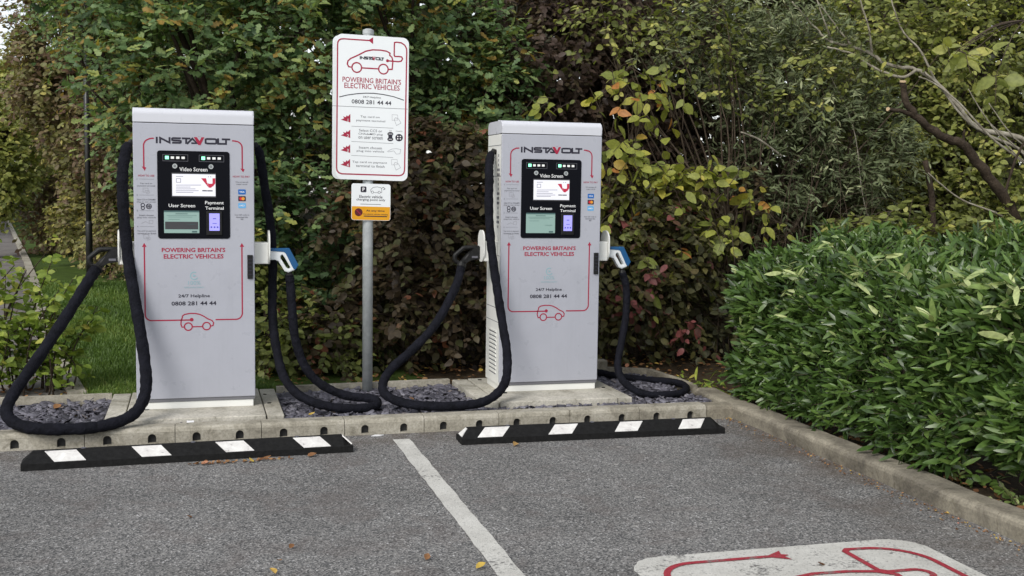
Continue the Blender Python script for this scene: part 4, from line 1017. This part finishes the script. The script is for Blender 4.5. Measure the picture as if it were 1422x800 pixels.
# brown tangle under it
v = Veg(18)
for c, r, n, b in (((5.4, 2.6, 1.6), (.6, .6, .6), 170, .5), ((5.6, 2.4, 1.0), (.7, .6, .6), 200, .45), ((6.4, 2.6, 1.0), (.8, .6, .7), 220, .5)):
    v.lobe('ovate', c, r, n, .4, 6, .062, b, droop=.4, twig=.004)
thicket = plant('bramble_thicket', 'brown twiggy thicket behind the far end of the hedge', 'thicket', (5.7, 2.5, .04), v, 'brown', dict(r=.02, limbs=30, seed=9, h=.3, m='twig'), group=TG)
rr = random.Random(91); bm = bmesh.new(); o = Vector((5.7, 2.5, .04))
for k in range(46):
    x = rr.uniform(4.9, 6.8); y = rr.uniform(1.6, 2.3); h = rr.uniform(.9, 2.3); dx = rr.uniform(-.8, .5)
    P = smooth_path([(x, y, .1), (x+dx*.2, y, h*.55), (x+dx*.6, y-.05, h*.9), (x+dx*1.4, y-.1, h*rr.uniform(.85, 1.15))], 4)
    tube(bm, [p_-o for p_ in P], lambda i: .0048-.0003*i, 5)
finish(bm, 'bare_stems', 'twig', thicket, smooth=True)
# late green trees in the top right corner
v = Veg(19)
for c, r, n, b in (((8.6, 3.0, 3.2), (1.1, .9, .8), 420, .6), ((7.5, 3.3, 3.4), (.9, .8, .6), 280, .58), ((8.9, 3.0, 2.1), (.9, .8, .7), 300, .55), ((7.6, 3.2, 2.3), (.9, .8, .7), 260, .5), ((8.2, 2.8, 1.3), (1.1, .8, .6), 300, .5)):
    v.lobe('ovate', c, r, int(n*1.5), .34, 9, .062, b, droop=.5, clump=.22)
plant('late_green_tree', 'yellowing green tree in the top right corner behind the bare limbs', 'tree', (8.2, 3.4, .04), v, 'ygreen', dict(r=.09, limbs=18, seed=10), group=TG)
v = Veg(34)
for c, r, n, b in (((7.25, .9, 1.15), (.7, .5, .35), 130, .6), ((6.4, 1.4, 1.25), (.6, .4, .25), 70, .5), ((7.9, .8, 1.45), (.5, .5, .4), 80, .6)):
    v.lobe('ovate', c, r, n, .3, 7, .075, b, droop=.4, twig=.004)
plant('privet_bush', 'loose yellow green bush overhanging the back of the hedge at right', 'bush', (7.2, 1.1, .04), v, 'ygreen', dict(r=.025, limbs=16, seed=31, h=.5), group=TG)
# overhanging leaves, very near the top right corner
v = Veg(20)
for c, r, n in (((5.25, -1.2, 2.57), (.28, .25, .10), 5), ((5.75, -.6, 2.62), (.2, .2, .10), 4), ((5.45, -1.25, 2.38), (.1, .15, .08), 2)):
    v.lobe('ovate', c, r, n, .26, 4, .10, .72, droop=.6, shell=.1, up=.5, face=(0, -.5, 0), twig=.004)
t = plant('overhanging_branch', 'leafy twig hanging into the top right corner, nearest to the viewer', 'branch', (7.6, .4, .04), v, 'ygreen')
bm = bmesh.new(); o = Vector((7.6, .4, .04))
for q in v.tips:
    for e in q[::2]:
        pp = smooth_path([(6.2, -.6, 2.85), ((6.2+e[0])/2, (e[1]-.6)/2, (2.9+e[2])/2+.03), tuple(e)], 4); tube(bm, [Vector(p)-o for p in pp], [.005*(1-.6*i/(len(pp)-1)) for i in range(len(pp))], 5)
pp = smooth_path([(7.6, .4, .04), (7.5, .3, 1.6), (6.9, 0, 2.7), (6.2, -.6, 2.85)], 6); tube(bm, [Vector(p)-o for p in pp], [.02*(1-.75*i/(len(pp)-1)) for i in range(len(pp))], 6)
finish(bm, 'stem', 'twig', t, smooth=True)

# bare limbs at the right
def limbs(name, label, cat, base, paths, m, cuts=()):
    t = thing(name, label, cat, base); o = Vector(base); bm = bmesh.new()
    for pts, r0, r1 in paths:
        P = smooth_path(pts, 6); n = len(P); rr = random.Random(len(pts)+int(r0*1e4))
        P = [p+Vector((rr.uniform(-1, 1), rr.uniform(-1, 1), rr.uniform(-1, 1)))*(.18*r0) for p in P]
        tube(bm, [p-o for p in P], lambda i: (r0+(r1-r0)*i/(n-1))*(1+.06*math.sin(i*1.7)), 8)
    finish(bm, 'limbs', m, t, smooth=True)
    for p, d, r in cuts:
        bm = bmesh.new(); p = Vector(p)-o; d = Vector(d).normalized(); tube(bm, [p-d*.004, p+d*.006], r, 12); finish(bm, 'cut_end', 'cut_wood', t)
    return t
pale = [([(9.6, 1.7, .05), (8.9, 1.6, 1.5), (8.05, 1.5, 2.09), (7.50, 1.5, 2.20), (7.24, 1.5, 2.415), (7.03, 1.55, 2.63), (6.86, 1.6, 2.735), (6.60, 1.65, 2.772), (6.43, 1.7, 2.872), (6.27, 1.75, 2.935), (6.08, 1.8, 2.975), (5.95, 1.85, 3.10), (5.72, 1.9, 3.33)], .029, .007),
        ([(9.6, 1.8, .05), (8.9, 1.6, 1.35), (8.02, 1.5, 1.98), (7.62, 1.5, 2.14), (7.28, 1.45, 2.30), (7.05, 1.5, 2.58), (6.90, 1.55, 2.72)], .020, .007),
        ([(9.3, 1.4, .05), (8.6, 1.4, 1.4), (7.95, 1.35, 1.85), (7.5, 1.35, 2.13), (7.2, 1.4, 2.42), (7.0, 1.5, 2.60), (6.82, 1.5, 2.66)], .015, .006),
        ([(6.86, 1.6, 2.735), (6.7, 1.6, 2.66), (6.45, 1.65, 2.74), (6.25, 1.7, 2.86), (6.02, 1.75, 2.92)], .016, .007),
        ([(7.03, 1.55, 2.63), (6.9, 1.6, 2.9), (6.72, 1.65, 3.1), (6.62, 1.7, 3.4)], .012, .005), ([(6.45, 1.7, 2.87), (6.40, 1.7, 3.12), (6.28, 1.7, 3.4)], .013, .005),
        ([(6.27, 1.75, 2.935), (6.15, 1.8, 3.1), (5.95, 1.85, 3.35)], .010, .004), ([(6.1, 1.8, 2.97), (5.95, 1.75, 3.2), (5.9, 1.8, 3.4)], .009, .004),
        ([(8.2, 1.4, 1.75), (7.8, 1.3, 2.0), (7.45, 1.3, 2.25), (7.2, 1.3, 2.55)], .011, .004), ([(8.3, 1.4, 1.5), (7.9, 1.25, 1.95), (7.6, 1.2, 2.15), (7.35, 1.2, 2.42)], .010, .004),
        ([(8.4, 1.3, 1.7), (8.0, 1.2, 1.78), (7.6, 1.15, 1.98), (7.3, 1.1, 2.22)], .010, .004), ([(8.3, 1.2, .6), (7.6, 1.1, 1.32), (7.1, 1.2, 1.55), (6.75, 1.2, 1.78)], .012, .005),
        ([(7.9, 1.1, 1.2), (7.75, 1.0, 1.4), (7.9, 1.0, 1.6), (8.2, 1.0, 1.75)], .010, .004),
        ([(6.9, 1.9, .6), (6.5, 1.8, 1.5), (6.35, 1.8, 2.2), (6.1, 1.9, 2.75)], .007, .003), ([(5.62, 1.8, 1.92), (5.36, 1.75, 2.06), (5.15, 1.7, 2.12)], .011, .008)]
limbs('bare_shrub', 'pale bare arching limbs crossing the upper right of the picture', 'shrub', (8.9, 1.6, .04), pale, 'pale_bark')
dark = [([(8.2, 1.05, .05), (7.9, 1.02, .85), (7.639, 1, 1.211), (7.409, 1, 1.565), (7.128, 1, 1.849), (6.95, 1, 2.03), (6.741, 1, 2.09), (6.481, 1, 2.241), (6.36, 1, 2.391), (6.314, 1, 2.544)], .060, .026),
        ([(6.46, 1, 2.26), (6.32, 1, 2.30), (6.17, .98, 2.31)], .022, .016), ([(6.95, 1, 2.03), (6.93, .97, 2.16)], .014, .008), ([(7.4, 1, 1.55), (7.5, 1, 1.9), (7.62, .95, 2.15), (7.85, .9, 2.35)], .014, .006), ([(7.1, 1.6, .3), (7.12, 1.6, 1.3), (7.0, 1.6, 1.9)], .035, .025)]
limbs('pruned_tree', 'dark brown crooked limb with pale sawn ends above the hedge', 'tree', (8.2, 1.05, .04), dark, 'brown_bark', [((6.309, .995, 2.553), (-.1, -.25, 1), .028), ((6.163, .978, 2.312), (-1, -.3, .1), .017)])

# clipped laurel hedge along the side kerb
v = Veg(21); rg = v.rng
def hedge_pts(n, face):
    y = rg.uniform(-4.3, .14, n); top = 1.05+.02*np.clip(-y, 0, 2)+.05*np.clip((y+.7)/.6, 0, 1)+.10*np.sin(y*1.3+.4)*.5+.06*np.sin(y*4.1)
    if face == 'front':
        z = (.13+.87*rg.uniform(0, 1, n))**.95*top; x = 4.335+.045*np.sin(y*2.3)+.05*np.sin(z*6+y*3)+np.where(z < .36, (.36-z), 0)*np.clip((-1.5-y)/.8, -.15, 1.1)+np.where(z > top-.2, (z-top+.2)*.9, 0)+np.clip(y+.1, 0, 1)*.3+rg.exponential(.06, n)
        D = np.stack([-np.ones(n)*.7, rg.normal(0, .55, n)-.15, rg.normal(.75, .5, n)], 1)
    elif face == 'top':
        x = rg.uniform(4.45, 6.0, n); y = np.where(y > -.6, rg.uniform(-.6, 0, n)+(x-4.4)*.45, y); z = top-.02+.13*(x-4.45)*np.clip((y+3.2)/2, .1, 1)+.05*np.sin(x*5+y*2)-rg.exponential(.05, n)+np.where(rg.uniform(0, 1, n) < .12, rg.uniform(.02, .10, n), 0)
        D = np.stack([rg.normal(-.25, .5, n), rg.normal(-.15, .5, n), np.ones(n)*.9], 1)
    else:
        x = rg.uniform(4.4, 6.0, n); z = rg.uniform(.15, 1.05, n); y = .05+(x-4.4)*.45+rg.normal(0, .06, n)-np.where(x < 4.6, .15, 0)
        D = np.stack([rg.normal(0, .5, n), np.ones(n)*.7, rg.normal(.4, .4, n)], 1)
    return np.stack([x, y, z], 1), D
for f_, n in (('front', 4700), ('top', 2900), ('end', 420)):
    P, D = hedge_pts(n, f_)
    gap = np.sin(P[:, 1]*5.3+np.sin(P[:, 2]*6.1)*1.3)+np.sin(P[:, 2]*8.7+P[:, 1]*2.9+1.7)+.9*np.sin(P[:, 1]*13.1+P[:, 2]*11.3)+rg.normal(0, .5, n)
    ok = (gap < .95) | (rg.uniform(0, 1, n) < (.08 if f_ == 'front' else .45)); P, D = P[ok], D[ok]; n = len(P); b = rg.normal(.47, .13, n)
    L = .15; v.sprays('lance', P-unit(D)*L*.5, D, L, 7, .086, b, up=.5, droop=.02, spread=.62, twig=.0022, clump=.08, face=(-.3, -.35, .1), fold=.3)
n = 330; y = rg.uniform(-2.6, .0, n); P = np.stack([rg.uniform(4.22, 4.34, n), y, rg.uniform(.13, .42, n)], 1); D = np.stack([-np.ones(n)*.6, rg.normal(-.1, .6, n), rg.normal(.05, .4, n)], 1)
v.sprays('lance', P-unit(D)*.08, D, .15, 7, .086, rg.normal(.36, .12, n), up=.5, droop=.05, spread=.65, twig=.0022, clump=.08, face=(-.3, -.3, .1), fold=.3)
# fresh pale shoots
P = np.array([(4.3, -0.64, 1.04), (4.3, -0.88, 1.03), (4.3, -0.78, 1.08), (4.3, -0.66, 0.78), (4.3, -0.72, 0.92), (4.3, -0.79, 0.73), (4.3, -1.64, 1.12), (4.3, -1.75, 1.14), (4.3, -1.56, 1.04), (4.3, -2.06, 1.12), (4.3, -2.51, 1.12), (4.3, -2.56, 1.15), (4.3, -2.79, 1.13), (4.3, -2.89, 1.15), (4.3, -2.97, 1.14), (4.3, -2.88, 0.99), (4.3, -2.82, 1.02), (4.3, -2.91, 0.88), (4.3, -2.49, 0.69), (4.3, -2.34, 0.89), (4.3, -1.85, 1.21), (4.3, -1.31, 1.24)]); n = len(P)
D = np.stack([-np.ones(n)*.5, rg.normal(-.2, .4, n), np.ones(n)*.5], 1)
v.sprays('lance', P-unit(D)*.03, D, .10, 6, .105, rg.uniform(.9, 1.02, n), up=.6, droop=.2, spread=.7, twig=.003, clump=.03, face=(-.2, -.3, 0))
t = thing('laurel_hedge', 'clipped glossy green laurel hedge along the side kerb at right', 'hedge', (4.9, -1.8, .04))
v.foliage('foliage', 'laurel', t, (4.9, -1.8, .04)); v.twigs('twigs', 'twig', t, (4.9, -1.8, .04))
bm = bmesh.new(); rr = random.Random(8)
for k in range(26):
    x = rr.uniform(4.55, 5.7); y = -4.1+k*.18; P = [Vector((x-4.9, y+1.8, 0)), Vector((x-4.9+rr.uniform(-.1, .05), y+1.8+rr.uniform(-.1, .1), .45)), Vector((x-4.9+rr.uniform(-.25, .1), y+1.8+rr.uniform(-.2, .2), .95))]
    tube(bm, smooth_path(P, 4), lambda i: .016-.0012*i, 6)
finish(bm, 'stems', 'brown_bark', t, smooth=True)
# weeds at the hedge foot
def weed(label, c, n, size, m, b, kind='lance', r=(.12, .1, .1)):
    v = Veg(int(abs(c[0]*100+c[1]*37))); P = np.array(c)+v.rng.normal(0, .03, (n, 3))*np.array([1, 1, 0]); D = np.stack([v.rng.normal(0, .7, n), v.rng.normal(-.1, .7, n), np.ones(n)*.9], 1)
    v.sprays(kind, P, D, r[2]*1.6, 5, size, np.full(n, b), up=.8, droop=.35, twig=.003)
    t = thing('weed', label, 'weed', c); v.foliage('foliage', m, t, c); v.twigs('stems', 'twig', t, c)
weed('bright green weed growing between the bed edging and the hedge end', (4.18, .18, .05), 9, .085, 'sapling', .7)
weed('small pale weed at the back of the edging near the coiled cable', (4.12, .55, .05), 6, .06, 'sapling', .8)
weed('weed under the near end of the hedge by the kerb', (4.36, -2.55, .05), 8, .05, 'laurel', .7, 'ovate')
weed('small weed under the hedge at the right picture edge', (4.36, -2.95, .05), 9, .055, 'laurel', .75, 'ovate')
weed('low weed in the gap below the middle of the hedge', (4.33, -2.1, .05), 6, .05, 'laurel', .6, 'ovate')

# young bush in front of the footpath at the left
v = Veg(22); rg = v.rng
stems = []
for k in range(30):
    x = -1.08+(k%12)*.054+rg.uniform(-.03, .03); y = 1.15+rg.uniform(-.15, .25); h = rg.uniform(.5, 1.22)*(1-.36*(k%12)/12)
    a = np.array((x, y, .04)); m_ = a+np.array((rg.uniform(-.06, .1), rg.uniform(-.05, .05), h*.55)); e = a+np.array((rg.uniform(-.12, .3), rg.uniform(-.1, .1), h)); stems.append((a, m_, e))
    for tt in np.linspace(.22, 1, 10):
        p = a*(1-tt)**2+2*m_*tt*(1-tt)+e*tt**2
        D = np.array([[rg.normal(0, .8), rg.normal(-.2, .6), .35]]); v.sprays('ovate', p[None], D, .13, 5, .060, np.array([.5+.25*(tt-.5)]), up=.7, droop=.35, twig=.0018, face=(0, -.25, 0))
t = thing('young_bush', 'young bush with round light green leaves in front of the footpath', 'bush', (-.75, 1.2, .04))
v.foliage('foliage', 'sapling', t, (-.75, 1.2, .04)); v.twigs('twigs', 'twig', t, (-.75, 1.2, .04))
bm = bmesh.new()
for a, m_, e in stems: tube(bm, [Vector(q)-Vector((-.75, 1.2, .04)) for q in smooth_path([a, m_, e], 5)], lambda i: .008-.0005*i, 6)
finish(bm, 'stems', 'brown_bark', t, smooth=True)

# hedgerow beside the lawn, going away at the left
HG = 'autumn bushes lining the lawn at the left'
def hedgerow(label, base, lobes, size, m, kind='ovate', seed=1, per=9, r=.05):
    v = Veg(seed)
    for c, rd, n, b in lobes: v.lobe(kind, c, rd, int(n*1.9), .42, per, size*.70, b+.08, droop=.45, clump=.2)
    return plant('hedgerow_bush', label, 'bush', base, v, m, dict(r=r, limbs=16, seed=seed, h=.6, m='brown_bark'), group=HG)
hedgerow('olive and brown autumn bush directly behind the black metal post', (-.2, 11.4, .05), [((-.3, 11.7, 1.2), (1.0, .9, 1.2), 620, .5), ((.6, 10.6, 1.0), (.9, .8, 1.0), 420, .45), ((-.5, 11.2, 2.5), (1.0, .9, .9), 420, .3), ((.4, 10.8, 2.6), (.9, .9, .9), 330, .45)], .105, 'hornbeam', seed=41)
hedgerow('yellowish bush further along the lawn, left of the black post', (-1.3, 14.5, .05), [((-1.25, 14.5, 1.0), (.75, 1.2, 1.05), 460, .62), ((-1.2, 14.5, 2.3), (.9, 1.0, 1.0), 380, .40)], .12, 'hornbeam', seed=42)
hedgerow('grey brown bush at the far narrow end of the lawn', (-2.3, 19, .05), [((-2.35, 18.5, 1.0), (.65, 1.5, 1.1), 360, .22), ((-2.5, 20, 2.4), (.8, 1.5, 1.1), 320, .5)], .13, 'hornbeam', seed=43)
def far_tree(label, base, lobes, size, m, seed, kind='ovate', r=.14, h=2.2):
    v = Veg(seed)
    for c, rd, n, b in lobes: v.lobe(kind, c, rd, int(n*1.8), .5, 9, size*.72, b+.1, droop=.3, clump=.2)
    return plant('broadleaf_tree', label, 'tree', base, v, m, dict(r=r, limbs=18, seed=seed, h=h), group='tall trees at the left edge')
far_tree('tall tree with brown and yellow autumn leaves above the lawn at the left', (-1.1, 12.5, .05), [((-1.5, 12.3, 4.0), (1.0, .9, 1.0), 480, .35), ((-.9, 12.6, 5.0), (1.2, 1.0, .9), 440, .55), ((-1.7, 12.4, 3.0), (.7, .8, .6), 240, .3), ((-.2, 12.3, 3.9), (.9, .9, 1.0), 360, .45)], .115, 'hornbeam', 51)
far_tree('pale green tree touching the left picture edge beside the strip of sky', (-3.6, 17, .05), [((-3.3, 17, 2.1), (.8, .8, 1.2), 360, .6), ((-2.9, 17.3, 3.6), (.55, .8, .9), 230, .65)], .13, 'ygreen', 52)
far_tree('dark far tree closing the end of the footpath', (-6.8, 40, .05), [((-6.8, 40, 2.2), (2.0, 1.6, 2.0), 330, .3), ((-4.6, 42, 2.6), (1.5, 1.6, 2.4), 300, .3)], .26, 'olive', 53)
far_tree('green oak crown hanging over the left charger at the top of the picture', (.1, 4.6, .05), [((-.35, 4.4, 3.5), (.75, .7, .7), 300, .62), ((.2, 4.4, 2.7), (.7, .6, .7), 260, .55), ((-.15, 4.2, 2.2), (.35, .5, .35), 100, .6)], .085, 'oak', 54, 'oak', .08, 1.2)

# the wood behind, one dark mass
v = Veg(23); rg = v.rng
n = 3000
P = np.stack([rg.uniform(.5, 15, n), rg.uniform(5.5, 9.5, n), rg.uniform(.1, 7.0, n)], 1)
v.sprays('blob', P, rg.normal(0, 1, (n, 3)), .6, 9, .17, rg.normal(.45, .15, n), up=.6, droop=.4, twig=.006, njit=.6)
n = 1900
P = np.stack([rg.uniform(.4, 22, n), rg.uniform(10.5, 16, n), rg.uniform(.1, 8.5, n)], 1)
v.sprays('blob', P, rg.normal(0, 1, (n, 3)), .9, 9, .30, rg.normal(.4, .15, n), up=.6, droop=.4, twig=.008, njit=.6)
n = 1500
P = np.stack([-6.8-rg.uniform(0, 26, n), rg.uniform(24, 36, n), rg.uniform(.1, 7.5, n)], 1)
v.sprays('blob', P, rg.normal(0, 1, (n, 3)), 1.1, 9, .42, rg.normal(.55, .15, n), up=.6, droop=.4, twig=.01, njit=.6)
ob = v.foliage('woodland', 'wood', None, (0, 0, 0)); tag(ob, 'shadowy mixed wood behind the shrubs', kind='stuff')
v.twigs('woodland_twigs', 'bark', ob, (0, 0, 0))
def bare_trunk(label, x, y, r, h, seed):
    t = thing('tree_trunk', label, 'tree', (x, y, .04), 0, 'trunks in the wood behind'); rr = random.Random(seed)
    trunk_mesh((x, y, .04), [(x+rr.uniform(-1.5, 1.5), y+rr.uniform(-.5, .5), h+rr.uniform(.3, 2)) for _ in range(7)], r, seed, t, 'bark', h, 'trunk', (rr.uniform(-.3, .3), 0))
bare_trunk('dark tree trunk in the gap above the pale limbs, top right', 8.2, 5.0, .13, 3.6, 61)
bare_trunk('thin dark trunk beside the bright gap above the right charger', 5.9, 5.2, .06, 3.6, 62)

# lawn grass
rg = np.random.default_rng(77)
def grass():
    N = 52000; y = .8+9.5*rg.uniform(0, 1, N)**1.4; xe = np.interp(y, [p[1] for p in PE], [p[0] for p in PE])+.05
    x = rg.uniform(0, 1, N)*np.where(y < 3, 1.3, 1.7)+xe
    n = N; h = rg.uniform(.025, .065, n)*(1+.05*y); w = rg.uniform(.002, .0045, n)*(1+.15*y); a = rg.uniform(0, 6.28, n); lx = rg.normal(0, .022, n); ly = rg.normal(0, .022, n)
    dx, dy = np.cos(a)*w, np.sin(a)*w; z0 = np.full(n, .05)
    V = np.stack([np.stack([x-dx, y-dy, z0], 1), np.stack([x+dx, y+dy, z0], 1), np.stack([x+dx*.4+lx, y+dy*.4+ly, z0+h], 1), np.stack([x-dx*.4+lx, y-dy*.4+ly, z0+h], 1)], 1).reshape(-1, 3)
    F = np.arange(n*4).reshape(-1, 4); tint = np.repeat(np.clip(rg.normal(.5, .17, n)+.18*np.sin(x*3+y*2), 0, .93), 4)
    return V, F, tint
r = grass(); tag(quad_mesh('lawn_grass', r[0], r[1], 'grass', r[2]), 'short green lawn grass beside the footpath', kind='stuff')
# leaf litter on the soil
def litter(name, label, xy, z, size, seed):
    g = np.random.default_rng(seed); n = len(xy); P = np.concatenate([xy, np.full((n, 1), z)], 1); a = g.uniform(0, 6.28, n)
    D = np.stack([np.cos(a), np.sin(a), g.normal(.1, .15, n)], 1); Nn = np.stack([g.normal(0, .3, n), g.normal(0, .3, n), np.ones(n)], 1)
    r = leaves('ovate', P, D, Nn, size*g.uniform(.6, 1.3, n), g.uniform(0, 1, n)**1.2, g, .35, -.2)
    tag(quad_mesh(name, r[0], r[1], 'litter', r[2]), label, kind='stuff')
g = np.random.default_rng(5)
n = 1500; litter('soil_litter', 'dead leaves lying on the soil under the hedge and shrubs', np.concatenate([np.stack([g.uniform(4.2, 4.75, 450), g.uniform(-4, .4, 450)], 1), np.stack([g.uniform(.3, 5.5, 900), g.uniform(.9, 2.2, 900)], 1), np.stack([g.uniform(-1.6, -.3, 130), g.uniform(.75, 1.4, 130)], 1), np.stack([g.uniform(-2.6, -.6, 160), g.uniform(1.5, 8, 160)], 1)]), .064, .042, 6)
n = 60; x = .36+.62*g.beta(1.4, 1.4, n); litter('leaf_drift', 'thin drift of brown leaf scraps against the left wheel stop', np.stack([x, -1.035+.04*(x-.36)-np.abs(g.normal(0, .018, n))], 1), .006, .024, 8)
litter('kerb_grit', 'brown leaf crumbs gathered along the side kerb', np.concatenate([np.stack([4.03-np.abs(g.normal(0, .05, 420)), g.uniform(-3.9, -.5, 420)], 1), np.stack([g.uniform(2.1, 3.9, 60), -.52-np.abs(g.normal(0, .04, 60))], 1)]), .005, .013, 9)
# single fallen leaves
FL = [((1.366, -2.96), .055, .42, 'orange brown curled leaf left of the bay line, near the bottom edge', 1.2), ((1.563, -3.13), .05, .88, 'yellow leaf lying on the painted bay line', .3), ((.715, -2.99), .05, .92, 'yellow leaf at the bottom edge of the picture, on the asphalt', 2), 
      ((.38, -2.113), .04, .2, 'small brown leaf alone on the asphalt left of centre', 4), ((.817, -2.682), .035, .25, 'brown leaf scrap on the asphalt, upper one of the pair', 1), ((.752, -2.863), .04, .5, 'brown leaf scrap on the asphalt, above the yellow leaf at the bottom', 5),
      ((.466, -1.05), .05, .98, 'pinkish leaf leaning by the left wheel stop', .5), ((.815, -.99), .055, .3, 'largest brown leaf in front of the left wheel stop', .1), ((.72, -1.05), .045, .9, 'yellow leaf in front of the left wheel stop', 2.2), ((1.075, -.99), .06, .35, 'long brown leaf under the right end of the left wheel stop', .2),
      ((2.324, -.97), .06, .75, 'dry pale leaf in front of the right wheel stop', .9), ((4.0, -.52), .04, .8, 'small pale leaf in the kerb corner', 2), ((2.981, -3.43), .05, .05, 'dark leaf lying on the red car marking', 3.4),
      ((.187, .36), .05, .0, 'dry star shaped leaf on the left side of the left plinth', 0), ((-.47, .356), .07, .45, 'orange leaf on the slate left of the left charger', 1), ((1.4, .6), .055, .45, 'brown leaf on the slate beside the foot of the sign', .5), ((1.884, .2), .055, .5, 'orange leaf on the slate inside the cable loop', 2), ((1.15, -.2), .05, .87, 'yellow leaf at the kerb edge right of the left plinth', .2)]
for (x, y), s_, tn, lb, a in FL:
    z = .007 if y < -.45 else (.128 if (x < .977 and x > -.136 and y > -.31) else .095)
    gg = np.random.default_rng(int(x*1000) % 997+3); c, s2 = math.cos(a), math.sin(a)
    r = leaves('ovate', np.array([[-.5*s_*c, -.5*s_*s2, 0]]), np.array([[c, s2, .12]]), np.array([[.25, -.2, 1.0]]), np.array([s_*.92]), np.array([tn]), gg, .5, -.3)
    o = quad_mesh('fallen_leaf', r[0], r[1], 'litter', r[2]); o.location = (x, y, z)
    tag(o, lb, 'leaf', 'fallen leaves')
bm = bmesh.new(); prism(bm, [(0, 0), (.06, -.006), (.085, .02), (.03, .035)], lambda x, y: (x, y, .0), lambda x, y: (x, y, .004))
o = finish(bm, 'paper_scrap', 'ink_white'); o.location = (1.49, -.535, .003); tag(o, 'white paper scrap at the kerb foot near the bay line', 'litter')
bm = bmesh.new(); prism(bm, [(0, 0), (.045, .0), (.05, .03), (.006, .034)], lambda x, y: (x, y, .0), lambda x, y: (x, y, .006))
o = finish(bm, 'paper_scrap', 'ink_white'); o.location = (.36, -.365, .096); o.rotation_euler = (.3, 0, .2); tag(o, 'white scrap on the slate in front of the left plinth', 'litter')

# black post on the lawn
t = thing('metal_post', 'slim black metal post standing on the lawn in front of the autumn bushes', 'post', (-1.02, 9.38, .05))
bm = bmesh.new(); tube(bm, [(0, 0, .0), (0, 0, 3.9)], .038, 14); finish(bm, 'pole', 'post_black', t, smooth=True)
bm = bmesh.new(); tube(bm, [(0, 0, 0), (0, 0, .95), (0, 0, 1.0)], [.048, .048, .039], 14); finish(bm, 'base_sleeve', 'post_black', t, smooth=True)
bm = bmesh.new(); tube(bm, [(0, 0, 3.88), (0, 0, 3.95), (0, 0, 4.25), (0, 0, 4.32)], [.05, .09, .14, .04], 14); finish(bm, 'lantern', 'post_black', t)
